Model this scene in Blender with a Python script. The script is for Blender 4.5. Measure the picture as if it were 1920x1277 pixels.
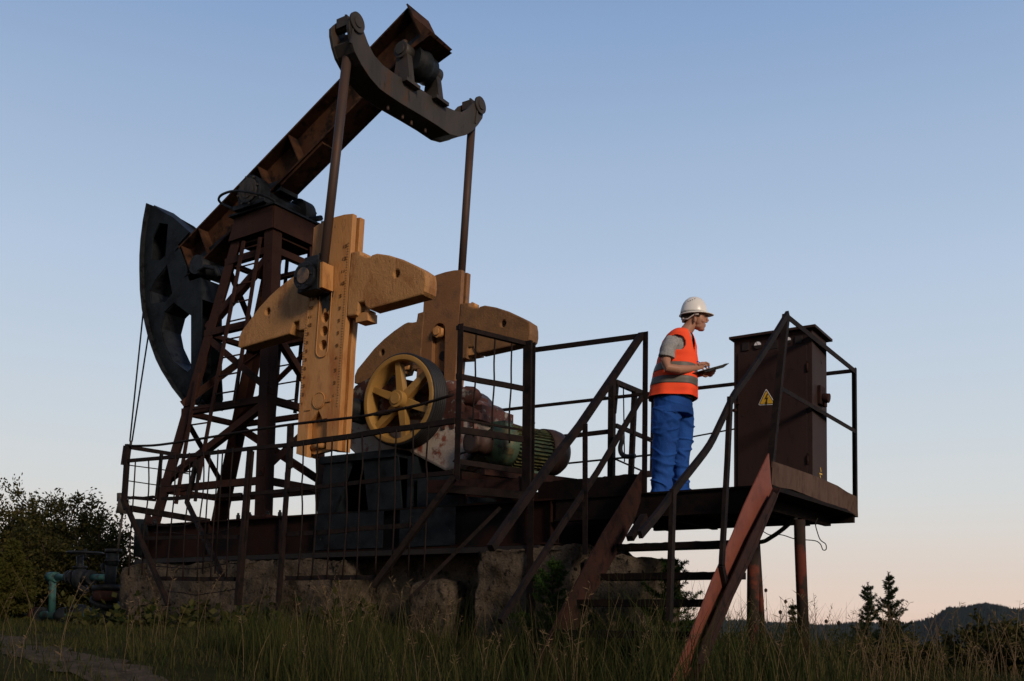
import bpy, bmesh, math, random
import numpy as np
from mathutils import Vector, Matrix, noise
random.seed(7); rng=np.random.default_rng(7)
for o in list(bpy.data.objects): bpy.data.objects.remove(o)
S=bpy.context.scene; COL=S.collection
R=math.radians
# ------------------------------------------------------------------ camera
YAW,PIT,ROL=R(33.33165),R(3.97955),R(0.9327785); FPX=1878.4; SHY=403.92
cam=bpy.data.cameras.new('camera'); co=bpy.data.objects.new('camera',cam); COL.objects.link(co)
cam.sensor_width=36; cam.lens=FPX/1920*36; cam.shift_y=SHY/1920; cam.clip_end=6000; cam.clip_start=.05
fw=Vector((-math.sin(YAW)*math.cos(PIT),math.cos(YAW)*math.cos(PIT),math.sin(PIT)))
rt=Vector((math.cos(YAW),math.sin(YAW),0)); up=rt.cross(fw)
c_,s_=math.cos(ROL),math.sin(ROL); rt,up=c_*rt+s_*up,-s_*rt+c_*up
co.matrix_world=Matrix(((rt.x,up.x,-fw.x,0),(rt.y,up.y,-fw.y,0),(rt.z,up.z,-fw.z,0),(0,0,0,1)))
S.camera=co
# ------------------------------------------------------------------ dusk sky and low sun
W=bpy.data.worlds.new('World'); S.world=W; W.use_nodes=True
nt=W.node_tree; nt.nodes.clear()
def srgb(r,g,b):
    f=lambda c:(c/255/12.92 if c/255<=.04045 else ((c/255+.055)/1.055)**2.4)
    return (f(r),f(g),f(b),1)
out=nt.nodes.new('ShaderNodeOutputWorld'); bg=nt.nodes.new('ShaderNodeBackground'); tc=nt.nodes.new('ShaderNodeTexCoord')
sep=nt.nodes.new('ShaderNodeSeparateXYZ'); rp=nt.nodes.new('ShaderNodeValToRGB')
nt.links.new(tc.outputs['Generated'],sep.inputs[0]); nt.links.new(sep.outputs[2],rp.inputs[0])
SKY=[(0.0,(230,198,180)),(.02,(233,209,192)),(.07,(225,214,204)),(.12,(215,217,216)),(.18,(205,214,221)),(.25,(194,208,223)),(.33,(179,198,222)),(.42,(162,184,213)),(.53,(136,164,203)),(.7,(82,112,160)),(1.0,(40,62,105))]
el=rp.color_ramp.elements
while len(el)<len(SKY): el.new(.5)
for e,(p,c) in zip(el,SKY): e.position=p; e.color=srgb(*c)
nz=nt.nodes.new('ShaderNodeTexNoise'); nz.inputs['Scale'].default_value=1.6; nz.inputs['Detail'].default_value=2
mp=nt.nodes.new('ShaderNodeMapping'); mp.inputs['Scale'].default_value=(1,1,6)
nt.links.new(tc.outputs['Generated'],mp.inputs[0]); nt.links.new(mp.outputs[0],nz.inputs[0])
mx=nt.nodes.new('ShaderNodeMixRGB'); mx.blend_type='SOFT_LIGHT'; mx.inputs[0].default_value=.07
nt.links.new(rp.outputs[0],mx.inputs[1]); nt.links.new(nz.outputs[0],mx.inputs[2])
dp=nt.nodes.new('ShaderNodeVectorMath'); dp.operation='DOT_PRODUCT'; dp.inputs[1].default_value=(-math.sin(YAW),math.cos(YAW),0); nt.links.new(tc.outputs['Generated'],dp.inputs[0])
mr=nt.nodes.new('ShaderNodeMapRange'); mr.inputs['From Min'].default_value=-.6; mr.inputs['From Max'].default_value=.5; mr.inputs['To Min'].default_value=.42; mr.inputs['To Max'].default_value=1.0; nt.links.new(dp.outputs['Value'],mr.inputs[0])
mm=nt.nodes.new('ShaderNodeVectorMath'); mm.operation='SCALE'; nt.links.new(mx.outputs[0],mm.inputs[0]); nt.links.new(mr.outputs[0],mm.inputs['Scale'])
nt.links.new(mm.outputs[0],bg.inputs[0]); nt.links.new(bg.outputs[0],out.inputs[0]); bg.inputs[1].default_value=1.0
sl=bpy.data.lights.new('sun','SUN'); so=bpy.data.objects.new('sun',sl); COL.objects.link(so)
sl.energy=2.5; sl.angle=R(12); sl.color=(1,.80,.62)
sd=Vector((.96,-.44,.42)).normalized()
so.rotation_euler=sd.to_track_quat('Z','Y').to_euler(); so.location=(20,-20,10)
S.view_settings.view_transform='Standard'; S.view_settings.look='None'; S.view_settings.exposure=0; S.view_settings.gamma=1
S.render.engine='CYCLES'
# ------------------------------------------------------------------ pixel -> point on a real plane
def ray(px,py): return rt*((px-960)/FPX)-up*((py-638.5-SHY)/FPX)+fw
def oy(px,py,Y): d=ray(px,py); return d*(Y/d.y)
def ox(px,py,X): d=ray(px,py); return d*(X/d.x)
def oz(px,py,Z): d=ray(px,py); return d*(Z/d.z)
def op(px,py,n,p0): d=ray(px,py); n=Vector(n); return d*(n.dot(Vector(p0))/n.dot(d))
V=Vector
# ------------------------------------------------------------------ materials
def mat(name,base,base2=None,scale=6,rough=.75,metal=0,bump=.15,spots=None,streak=1.0,bscale=None,extra=None,spec=.3,bdist=.02):
    m=bpy.data.materials.new(name); m.use_nodes=True; n=m.node_tree.nodes; L=m.node_tree.links
    b=n['Principled BSDF']; b.inputs['Roughness'].default_value=rough; b.inputs['Metallic'].default_value=metal
    b.inputs['Specular IOR Level'].default_value=spec
    t=n.new('ShaderNodeTexCoord'); mpn=n.new('ShaderNodeMapping'); mpn.inputs['Scale'].default_value=(1,1,streak)
    L.new(t.outputs['Object'],mpn.inputs[0])
    def nois(sc,det=6,rg=.6,off=0):
        x=n.new('ShaderNodeTexNoise'); x.inputs['Scale'].default_value=sc; x.inputs['Detail'].default_value=det; x.inputs['Roughness'].default_value=rg
        L.new(mpn.outputs[0],x.inputs[0]); return x
    def ramp(src,a,c,ca=(0,0,0,1),cb=(1,1,1,1)):
        r=n.new('ShaderNodeValToRGB'); r.color_ramp.elements[0].position=a; r.color_ramp.elements[1].position=c
        r.color_ramp.elements[0].color=ca; r.color_ramp.elements[1].color=cb; L.new(src,r.inputs[0]); return r
    def c4(c): return (*c,1)
    col=ramp(nois(scale).outputs[0],.35,.65,c4(base),c4(base2 or base)).outputs[0]
    for sp in (spots or []):
        scol,ssc,lo,hi=sp
        f=ramp(nois(ssc,8,.65).outputs[0],lo,hi).outputs[0]
        mxn=n.new('ShaderNodeMixRGB'); L.new(f,mxn.inputs[0]); L.new(col,mxn.inputs[1]); mxn.inputs[2].default_value=c4(scol); col=mxn.outputs[0]
    L.new(col,b.inputs['Base Color'])
    if bump:
        bn=n.new('ShaderNodeBump'); bn.inputs['Strength'].default_value=bump; bn.inputs['Distance'].default_value=bdist
        L.new(nois(bscale or scale*6,6,.7).outputs[0],bn.inputs['Height']); L.new(bn.outputs[0],b.inputs['Normal'])
    return m
RUST=(.11,.042,.022); DK=(.012,.010,.010)
M={}
M['beam']=mat('rusty_beam_steel',(0.0323,0.014,0.00904),(0.0704,0.0319,0.0152),3.5,.8,spots=[((0.0117,0.00765,0.00606),5,.5,.62),((0.112,0.0638,0.0303),9,.60,.72)],bump=.3,spec=.12)
M['beamedge']=M['beam']
M['tower']=mat('red_brown_tower_paint',(0.0291,0.0117,0.00808),(0.0376,0.0158,0.0104),5,.75,spots=[((0.00685,0.00498,0.00369),12,.58,.7),((0.102,0.0705,0.0442),22,.68,.74)],bump=.2,spec=.12)
M['skid']=mat('dark_rusty_skid',(0.0119,0.00607,0.00473),(0.0253,0.00877,0.0054),2.2,.85,spots=[((0.00405,0.00439,0.0054),1.3,.48,.6),((0.0473,0.0203,0.0119),14,.66,.76)],bump=.3,spec=.12)
M['oily']=mat('oily_black_steel',(0.0096,0.0108,0.0132),(0.018,0.021,0.0252),5,.55,spots=[((0.0036,0.0036,0.0042),8,.5,.62),((0.06,0.06,0.06),40,.72,.78)],bump=.25,spec=.12)
M['blue']=mat('weathered_blue_black_paint',(0.0063,0.0098,0.0133),(0.0123,0.0168,0.021),6,.65,spots=[((0.0028,0.00315,0.0042),4,.5,.65),((0.0595,0.056,0.049),24,.66,.72)],bump=.3,spec=.12)
M['eq']=mat('grey_oiled_steel',(0.04,0.036,0.0336),(0.068,0.0576,0.0496),3,.55,metal=.2,spots=[((0.08,0.04,0.02),6,.56,.7),((0.016,0.0144,0.0144),9,.6,.7)],streak=.35,bump=.15,spec=.12)
M['rod']=mat('worn_rod_steel',(0.056,0.04,0.036),(0.088,0.056,0.044),4,.55,metal=.2,spots=[((0.096,0.04,0.024),8,.55,.7)],streak=.3,bump=.1,spec=.12)
M['yel']=mat('ochre_crank_paint',(.40,.19,.06),(.50,.25,.09),3,.6,spots=[((.34,.125,.03),4,.50,.66),((.22,.10,.035),9,.58,.74),((.05,.03,.02),22,.67,.75)],streak=.30,bump=.35,bscale=45)
M['yelw']=mat('chipped_ochre_counterweight_paint',(.36,.18,.06),(.45,.23,.085),4,.65,spots=[((.27,.115,.035),5,.50,.64),((.20,.11,.05),14,.60,.72),((.05,.032,.02),34,.64,.69)],streak=.5,bump=.7,bscale=60)
M['yel2']=mat('ochre_wheel_paint',(0.288,0.16,0.04),(0.336,0.192,0.056),5,.5,spots=[((0.112,0.064,0.024),14,.6,.72)],bump=.15)
M['blk']=mat('black_rubber',(.012,.012,.013),(.02,.02,.022),6,.6,bump=.1)
M['rail']=mat('dark_rusty_rail_steel',(0.00937,0.0065,0.00596),(0.0176,0.0104,0.00858),9,.75,spots=[((0.00411,0.0039,0.00431),10,.5,.65),((0.0469,0.0228,0.0116),24,.68,.76)],bump=.2,spec=.12)
M['plat']=mat('dark_platform_steel',(0.00504,0.00302,0.00252),(0.0101,0.00504,0.0037),4,.8,spots=[((0.00202,0.00168,0.00168),7,.5,.62)],bump=.25,spec=.12)
M['toe']=mat('brown_weathered_toe_plate',(0.0714,0.0422,0.0306),(0.0952,0.0578,0.0408),5,.75,spots=[((0.0408,0.0218,0.015),16,.5,.7)],streak=.4,bump=.25,spec=.12)
M['red']=mat('faded_red_stringer_paint',(0.162,0.0461,0.0298),(0.195,0.0596,0.0379),4,.7,spots=[((0.0433,0.0271,0.0243),25,.70,.75),((0.109,0.0325,0.0217),6,.52,.7)],bump=.2)
M['brn']=mat('dark_rusted_flange',(0.0235,0.0116,0.00907),(0.0353,0.0145,0.0112),6,.8,spots=[((0.00784,0.00536,0.00495),10,.5,.66)],bump=.2,spec=.12)
M['cab']=mat('brown_cabinet_paint',(0.0288,0.0161,0.0137),(0.0372,0.0211,0.0175),3,.62,spots=[((0.0198,0.0136,0.0118),18,.55,.7)],streak=.4,bump=.06,spec=.12)
M['cabdk']=mat('soot_black_paint',(.012,.010,.010),(.02,.015,.014),20,.7,bump=.05)
M['white']=mat('chipped_white_and_red_paint',(.42,.36,.31),(.33,.26,.22),4,.65,spots=[((.20,.06,.04),7,.54,.62),((.05,.03,.025),10,.60,.70),((.03,.025,.02),26,.64,.7)],bump=.4)
M['redw']=mat('flaking_red_gearbox_paint',(0.0626,0.0218,0.0163),(0.1,0.0374,0.0272),5,.75,spots=[((0.225,0.211,0.19),9,.56,.62),((0.0138,0.0102,0.00884),7,.50,.64)],bump=.5)
M['green']=mat('stained_green_motor_paint',(0.0514,0.0929,0.0595),(0.0795,0.121,0.0765),4,.5,spots=[((0.15,0.105,0.0425),7,.52,.66),((0.014,0.0145,0.0119),5,.50,.64),((0.0281,0.0162,0.0102),30,.66,.74)],bump=.2)
M['fin']=mat('grimy_yellow_green_fins',(.06,.075,.03),(.13,.12,.05),9,.6,spots=[((.01,.01,.008),14,.5,.62)],bump=.2)
M['fan']=mat('brown_fan_cover',(0.044,0.024,0.0192),(0.068,0.0384,0.0296),4,.6,spots=[((0.016,0.0096,0.008),9,.52,.66)],bump=.1)
M['conc']=mat('crumbling_concrete',(0.0933,0.0748,0.0561),(0.168,0.131,0.0968),5,.95,spots=[((0.0312,0.0218,0.0137),2.2,.52,.66),((0.0137,0.0113,0.00875),16,.56,.66),((0.262,0.218,0.175),34,.62,.70),((0.0125,0.00994,0.00748),60,.62,.70)],bump=1.0,bscale=20,spec=.05,bdist=.07)
M['galv']=mat('gauge_glass_white',(.75,.75,.78),None,5,.4,bump=0)
M['sigy']=mat('warning_yellow',(.60,.36,.02),(.55,.33,.02),5,.45,bump=0)
M['sigw']=mat('sign_white_border',(.75,.75,.75),None,5,.45,bump=0)
M['sigk']=mat('sign_black',(.015,.015,.015),None,5,.45,bump=0)
M['teal']=mat('worn_teal_pipe_paint',(.02,.075,.07),(.03,.10,.09),6,.6,spots=[((.02,.02,.02),8,.5,.62)],bump=.2)
M['skin']=mat('tanned_skin',(.36,.18,.12),(.40,.21,.14),18,.5,bump=.06)
M['vest']=mat('orange_hi_vis_fabric',(1.0,.10,.03),(.97,.08,.025),6,.8,bump=.25,bscale=60)
M['refl']=mat('grey_reflective_tape',(.12,.11,.10),(.14,.13,.12),20,.5,bump=.1)
M['shirt']=mat('grey_marl_cotton',(.22,.22,.22),(.34,.34,.34),60,.9,bump=.15,bscale=200)
M['pants']=mat('blue_work_trouser_fabric',(.010,.075,.33),(.008,.055,.25),7,.85,bump=.3,bscale=40)
M['helm']=mat('white_helmet_plastic',(.78,.77,.74),(.74,.73,.70),10,.3,bump=0,spec=.5)
M['hair']=mat('dark_brown_hair',(.02,.012,.008),(.035,.02,.012),80,.8,bump=.3)
M['clip']=mat('black_clipboard',(.02,.02,.028),None,5,.45,bump=0)
M['pen']=mat('blue_pen_plastic',(.02,.08,.35),None,5,.35,bump=0)
M['paper']=mat('white_paper',(.7,.7,.7),None,5,.8,bump=0)
M['leather']=mat('dark_boot_leather',(.02,.016,.014),None,5,.6,bump=.1)
# ------------------------------------------------------------------ mesh helpers
class MB:
    def __init__(s): s.v=[]; s.f=[]; s.sm=[]; s.cuts=[]
    def cut(s): s.cuts.append((len(s.v),len(s.f))); return s
    def add(s,vs,fs,smooth=False):
        o=len(s.v); s.v+= [tuple(p) for p in vs]; s.f+=[[i+o for i in f] for f in fs]; s.sm+=[smooth]*len(fs); return s
    def box8(s,p):  # bottom 4 ccw, top 4 ccw
        return s.add(p,[[3,2,1,0],[4,5,6,7],[0,1,5,4],[1,2,6,5],[2,3,7,6],[3,0,4,7]])
    def box(s,a,b):
        x0,y0,z0=a;x1,y1,z1=b
        return s.box8([(x0,y0,z0),(x1,y0,z0),(x1,y1,z0),(x0,y1,z0),(x0,y0,z1),(x1,y0,z1),(x1,y1,z1),(x0,y1,z1)])
    def bar(s,p0,p1,w,h,upv=(0,0,1),off=(0,0)):
        p0,p1=V(p0),V(p1); d=(p1-p0).normalized(); u=V(upv); 
        if abs(d.dot(u))>.97: u=V((0,1,0))
        sd_=d.cross(u).normalized(); u=sd_.cross(d).normalized()
        q=lambda p,a,b:p+sd_*(a*w/2+off[0])+u*(b*h/2+off[1])
        return s.box8([q(p0,-1,-1),q(p0,1,-1),q(p1,1,-1),q(p1,-1,-1),q(p0,-1,1),q(p0,1,1),q(p1,1,1),q(p1,-1,1)])
    def angle(s,p0,p1,w,t=.008,ua=(0,1,0),ub=(0,0,1)):
        # L section: flange a along ua, flange b along ub, both starting at the line
        p0,p1=V(p0),V(p1); d=(p1-p0).normalized(); a=V(ua); a=(a-d*a.dot(d)).normalized(); b=V(ub); b=b-d*b.dot(d); b=(b-a*b.dot(a)).normalized()
        for e,g in((a,b),(b,a)):
            st=t if e is b else 0
            P=[p0+e*st,p0+e*w,p0+e*w+g*t,p0+e*st+g*t,p1+e*st,p1+e*w,p1+e*w+g*t,p1+e*st+g*t]
            s.add(P,[[3,2,1,0],[4,5,6,7],[0,1,5,4],[1,2,6,5],[2,3,7,6],[3,0,4,7]])
        return s
    def tube(s,pts,r,n=8,cap=True,smooth=True):
        pts=[V(p) for p in pts]; rs=r if hasattr(r,'__len__') else [r]*len(pts)
        vs=[];pu=None
        for i,p in enumerate(pts):
            d=(pts[min(i+1,len(pts)-1)]-pts[max(i-1,0)]).normalized()
            if pu is None:
                pu=V((0,0,1)) if abs(d.z)<.9 else V((1,0,0))
            u=(pu-d*pu.dot(d)).normalized(); pu=u; w=d.cross(u)
            for k in range(n):
                a=2*math.pi*k/n; vs.append(p+(u*math.cos(a)+w*math.sin(a))*rs[i])
        fs=[[i*n+k,i*n+(k+1)%n,(i+1)*n+(k+1)%n,(i+1)*n+k] for i in range(len(pts)-1) for k in range(n)]
        s.add(vs,fs,smooth)
        if cap:
            o=len(s.v)-len(vs); s.f+=[[o+k for k in range(n)][::-1],[o+(len(pts)-1)*n+k for k in range(n)]]; s.sm+=[False,False]
        return s
    def prism(s,pts,vec):
        pts=[V(p) for p in pts]; vec=V(vec); n=len(pts)
        return s.add(pts+[p+vec for p in pts],[list(range(n))[::-1],list(range(n,2*n))]+[[i,(i+1)%n,n+(i+1)%n,n+i] for i in range(n)])
    def plate(s,outer,holes,O,U,Vv,t,bev=0,smooth_holes=()):
        # flat plate with real holes: outline in (u,v) metres, thickness t centred on the plane through O
        cu=bpy.data.curves.new('c','CURVE'); cu.dimensions='2D'; cu.fill_mode='BOTH'; cu.extrude=max(t/2-bev,.001); cu.bevel_depth=bev; cu.bevel_resolution=1
        for poly in [outer]+list(holes):
            sp=cu.splines.new('POLY'); sp.points.add(len(poly)-1); sp.use_cyclic_u=True
            for i,(a,b) in enumerate(poly): sp.points[i].co=(a,b,0,1)
        ob=bpy.data.objects.new('c',cu); me=bpy.data.meshes.new_from_object(ob)
        O,U,Vv=V(O),V(U).normalized(),V(Vv).normalized(); N=U.cross(Vv)
        s.add([O+U*q.co.x+Vv*q.co.y+N*q.co.z for q in me.vertices],[list(p.vertices) for p in me.polygons])
        bpy.data.objects.remove(ob); bpy.data.curves.remove(cu); bpy.data.meshes.remove(me); return s
    def disc(s,c,axis,r,t,n=24,r1=None):
        c=V(c);a=V(axis).normalized(); return s.tube([c-a*t/2,c+a*t/2],[r,r if r1 is None else r1],n,True,True)
    def blob(s,c,rad,sub=2,amp=0):
        b=bmesh.new(); bmesh.ops.create_icosphere(b,subdivisions=sub,radius=1)
        rad=rad if hasattr(rad,'__len__') else (rad,)*3
        vs=[]
        for q in b.verts:
            k=1+amp*noise.noise(q.co*2.3+V(c)); vs.append(V((c[0]+q.co.x*rad[0]*k,c[1]+q.co.y*rad[1]*k,c[2]+q.co.z*rad[2]*k)))
        s.add(vs,[[x.index for x in f.verts] for f in b.faces],True); b.free(); return s
    def loft(s,rings,n=20,cap=True,pw=2.0):
        # rings: (centre, a-vector, b-vector)
        vs=[]
        for c,a,b in rings:
            c,a,b=V(c),V(a),V(b)
            for k in range(n):
                t=2*math.pi*k/n; ct,st=math.cos(t),math.sin(t)
                e=2/pw; vs.append(c+a*math.copysign(abs(ct)**e,ct)+b*math.copysign(abs(st)**e,st))
        m=len(rings)
        fs=[[i*n+k,i*n+(k+1)%n,(i+1)*n+(k+1)%n,(i+1)*n+k] for i in range(m-1) for k in range(n)]
        s.add(vs,fs,True)
        if cap:
            o=len(s.v)-len(vs); s.f+=[[o+k for k in range(n)][::-1],[o+(m-1)*n+k for k in range(n)]]; s.sm+=[True,True]
        return s
ROOT={}
def tag(o,label=None,cat=None,group=None,kind=None):
    if label:o['label']=label
    if cat:o['category']=cat
    if group:o['group']=group
    if kind:o['kind']=kind
    return o
def thing(name,loc,label,cat,group=None):
    o=bpy.data.objects.new(name,None); COL.objects.link(o); o.location=loc; o.empty_display_size=.2
    tag(o,label,cat,group); ROOT[o]=V(loc); return o
def part(name,mb,m,parent=None,loc=None,bev=0,label=None,fix=True):
    base=ROOT.get(parent,V((0,0,0))) if parent is not None else V(loc or (0,0,0))
    me=bpy.data.meshes.new(name); me.from_pydata([tuple(V(p)-base) for p in mb.v],[],mb.f)
    me.polygons.foreach_set('use_smooth',mb.sm)
    if fix:
        b=bmesh.new(); b.from_mesh(me); bmesh.ops.recalc_face_normals(b,faces=b.faces); b.to_mesh(me); b.free()
    me.materials.append(M[m] if isinstance(m,str) else m)
    o=bpy.data.objects.new(name,me); COL.objects.link(o)
    if parent is not None: o.parent=parent; ROOT[o]=base
    else: o.location=base; ROOT[o]=base
    if bev:
        md=o.modifiers.new('bevel','BEVEL'); md.width=bev; md.segments=2; md.limit_method='ANGLE'; md.angle_limit=R(40)
    if label:o['label']=label
    return o
def parts(name,mb,m,parent,bev=0,label=None):
    # every piece recorded with cut() becomes a part of its own
    a=(0,0); out=[]
    for c in mb.cuts:
        q=MB(); q.v=mb.v[a[0]:c[0]]; q.f=[[i-a[0] for i in f] for f in mb.f[a[1]:c[1]]]; q.sm=mb.sm[a[1]:c[1]]
        if q.v: out.append(part(name,q,m,parent,bev=bev,label=label))
        a=c
    return out
def remesh(mb,voxel,smooth=3,amp=0,asc=6,thr=None):
    """union of overlapping shapes into one continuous skin"""
    me=bpy.data.meshes.new('t'); me.from_pydata([tuple(p) for p in mb.v],[],mb.f)
    b=bmesh.new(); b.from_mesh(me); bmesh.ops.recalc_face_normals(b,faces=b.faces); b.to_mesh(me); b.free()
    o=bpy.data.objects.new('t',me); COL.objects.link(o)
    md=o.modifiers.new('r','REMESH'); md.mode='VOXEL'; md.voxel_size=voxel
    if smooth:
        s2=o.modifiers.new('s','SMOOTH'); s2.factor=.5; s2.iterations=smooth
    dg=bpy.context.evaluated_depsgraph_get(); m2=bpy.data.meshes.new_from_object(o.evaluated_get(dg))
    r=MB(); vs=[v.co.copy() for v in m2.vertices]
    if amp:
        ns=[v.normal.copy() for v in m2.vertices]
        for i,v in enumerate(vs):
            k=thr(v) if thr else 1
            vs[i]=v+ns[i]*(noise.noise(V((v.x*asc,v.y*asc,v.z*asc*1.6)))*amp*k)
    r.add(vs,[list(p.vertices) for p in m2.polygons],True)
    bpy.data.objects.remove(o); bpy.data.meshes.remove(me); bpy.data.meshes.remove(m2); return r
def circ(u,v,ru,rv=None,n=16):
    rv=rv or ru; return [(u+ru*math.cos(2*math.pi*k/n),v+rv*math.sin(2*math.pi*k/n)) for k in range(n)]
# ------------------------------------------------------------------ terrain
def g(x,y):
    t=min(1,max(0,(-x-2.2)/5.0)); z=-.42+.31*t*t*(3-2*t)
    d=math.hypot(x,y); z-=.55*math.exp(-(d/3.6)**2)
    z+=-.16*max(0,min(1,(6.2-y)/3.0))*(1 if x<-3 else .6)
    a=max(0,y-9.6+max(0,(-x-6))*.25); z-=min(a*.14,1.6)
    if x>0: z-=min(x*.10,1.5)
    if d>26: z-=min((d-26)*.22,70)
    z+=.05*noise.noise(V((x*.6,y*.6,0)))+.02*noise.noise(V((x*2.3,y*2.3,3)))
    return z
def build_ground():
    rs=[0]+list(np.geomspace(.5,3500,120)); na=180; vs=[];fs=[]
    for i,r in enumerate(rs):
        for k in range(na):
            a=2*math.pi*k/na; x,y=r*math.cos(a),r*math.sin(a); vs.append((x,y,g(x,y)))
    for i in range(len(rs)-1):
        for k in range(na): fs.append([i*na+k,i*na+(k+1)%na,(i+1)*na+(k+1)%na,(i+1)*na+k])
    mb=MB(); mb.add(vs,fs,True)
    m=mat('dark_meadow_soil',(.018,.020,.008),(.035,.032,.014),3,1,spots=[((.05,.042,.025),9,.6,.72)],bump=.6,spec=.02)
    tag(part('ground',mb,m),kind='structure')
build_ground()
# bare dirt path, lower left
def og(px,py):
    d=ray(px,py); k=2.0
    while k<60 and d.z*k>g(d.x*k,d.y*k): k+=.05
    return d*k
PATHV=pp=[og(-120,1186),og(0,1202),og(70,1222),og(150,1246),og(260,1285),og(420,1345)]
mb=MB(); vs=[];fs=[]; NP=40
for i in range(NP+1):
    t=i/NP*(len(pp)-1); k=min(int(t),len(pp)-2); c=pp[k].lerp(pp[k+1],t-k); d=(pp[k+1]-pp[k]); nn=V((-d.y,d.x,0)).normalized()
    for j in range(9):
        w=(j/8-.5)*(.42+.30*noise.noise(V((i*.45,j*.3,0)))); q=c+nn*w; vs.append((q.x,q.y,g(q.x,q.y)+.006+.006*noise.noise(V((q.x*9,q.y*9,1)))))
for i in range(NP):
    for j in range(8): fs.append([i*9+j,i*9+j+1,(i+1)*9+j+1,(i+1)*9+j])
mb.add(vs,fs,True)
tag(part('dirt_path',mb,mat('pale_stony_dirt',(.045,.036,.026),(.09,.072,.055),9,1,spots=[((.13,.11,.09),30,.6,.68)],bump=.8,spec=.05)),kind='structure')
# ================================================================== PUMP JACK
YC=8.72; ZS=1.21
PJ=thing('pump_jack',(-8.0,YC,.75),'huge rusty oil pump jack with ochre cross-shaped cranks standing on a concrete base','pump jack')
# skid base
mb=MB()
def ibeam(mb,a,b,Yc,z0,z1,w=.16,t=.018):
    mb.box((a,Yc-w/2,z1-t),(b,Yc+w/2,z1)); mb.box((a,Yc-w/2,z0),(b,Yc+w/2,z0+t)); mb.box((a,Yc-.008,z0+t),(b,Yc+.008,z1-t))
    n=int((b-a)/1.1)
    for i in range(n+1):
        x=a+.05+(b-a-.1)*i/n; mb.box((x-.006,Yc-w/2+.012,z0+t),(x+.006,Yc-.009,z1-t))
ibeam(mb,-11.0,-4.84,8.16,.775,ZS); sk=part('skid_beam',mb,'skid',PJ)
mb=MB(); ibeam(mb,-11.0,-4.84,9.28,.775,ZS); part('skid_beam',mb,'skid',PJ)
mb=MB()
mb.box((-11.12,8.10,.80),(-11.0,9.34,1.26)); mb.box((-11.06,8.02,.98),(-10.9,8.10,1.22))
mb.tube([(-11.0,8.05,.8),(-11.0,8.05,1.28)],.07,10)
part('skid_end_beam',mb,'blue',PJ)
for x in (-9.9,-8.9,-7.9,-7.0,-6.1,-5.2):
    mb=MB(); mb.box((x-.07,8.24,.82),(x+.07,9.2,1.14)); part('cross_beam',mb,'skid',PJ)
mb=MB()
for x in (-9.25,-9.05,-8.75,-8.55,-10.8,-6.6): mb.tube([(x,8.12,ZS),(x,8.12,ZS+.05)],.024,6); mb.tube([(x,8.12,ZS+.05),(x,8.12,ZS+.075)],.014,6); mb.cut()
parts('bolt',mb,'oily',PJ)
# blue-black patches plate on the skid near the pedestal
mb=MB(); mb.box((-7.95,8.068,.80),(-6.95,8.078,1.188)); mb.cut(); mb.box((-6.72,8.068,.80),(-6.0,8.078,1.188)); mb.cut(); parts('side_plate',mb,'blue',PJ)
# samson post (tower)
FT={'A':V((-8.88,8.17,ZS)),'B':V((-10.98,8.17,ZS)),'C':V((-10.98,9.28,ZS)),'D':V((-8.91,9.27,ZS))}
TP={'A':V((-9.06,8.34,5.06)),'B':V((-9.75,8.38,5.06)),'C':V((-9.75,9.08,5.06)),'D':V((-9.06,9.10,5.06))}
TW=MB()
for k,(ua,ub) in dict(A=((0,1,0),(-1,0,0)),B=((0,1,0),(1,0,0)),C=((0,-1,0),(1,0,0)),D=((0,-1,0),(-1,0,0))).items():
    TW.angle(FT[k],TP[k],.15,.014,ua,ub).cut()
tb=MB()
for k,(ua,ub) in dict(A=((0,1,0),(-1,0,0)),B=((0,1,0),(1,0,0)),C=((0,-1,0),(1,0,0)),D=((0,-1,0),(-1,0,0))).items(): pass
tb.box((-9.7,8.42,4.80),(-9.12,9.04,4.82)); tower=part('tower',tb,'tower',PJ); parts('leg',TW,'tower',tower)
for k,(ua,ub) in dict(A=((0,1,0),(-1,0,0)),B=((0,1,0),(1,0,0)),C=((0,-1,0),(1,0,0)),D=((0,-1,0),(-1,0,0))).items(): pass
mb=MB()
for k in 'ABCD':
    c=FT[k]; mb.box((c.x-.16,c.y-.09,ZS+.002),(c.x+.16,c.y+.15,ZS+.03))
    mb.prism([c+V((-.15,.0,.03)),c+V((.06,.0,.03)),c+V((-.02,.0,.22))],(0,.012,0)); mb.cut()
parts('foot_plate',mb,'tower',tower)
def lg(k,z): t=(z-ZS)/(5.06-ZS); return FT[k].lerp(TP[k],t)
faces=[('A','B',(0,1,0)),('D','A',(-1,0,0)),('C','D',(0,-1,0)),('B','C',(1,0,0))]
LEV=[1.63,2.62,3.61,4.50]
for (p,q,inn) in faces:
    mb=MB()
    for z in LEV: mb.angle(lg(p,z),lg(q,z),.085,.008,(0,0,1),inn).cut()
    parts('cross_member',mb,'tower',tower)
    mb=MB()
    off=V(inn)*.012
    for i,(z0,z1) in enumerate(((1.72,2.60),(2.72,3.58),(3.70,4.48))):
        a,b=(p,q) if i%2==0 else (q,p)
        # the brace climbs from b (low) to a (high)
        mb.angle(lg(b,z0)+off,lg(a,z1)+off,.085,.008,(0,0,1),inn).cut()
    parts('brace',mb,'tower',tower)
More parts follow.
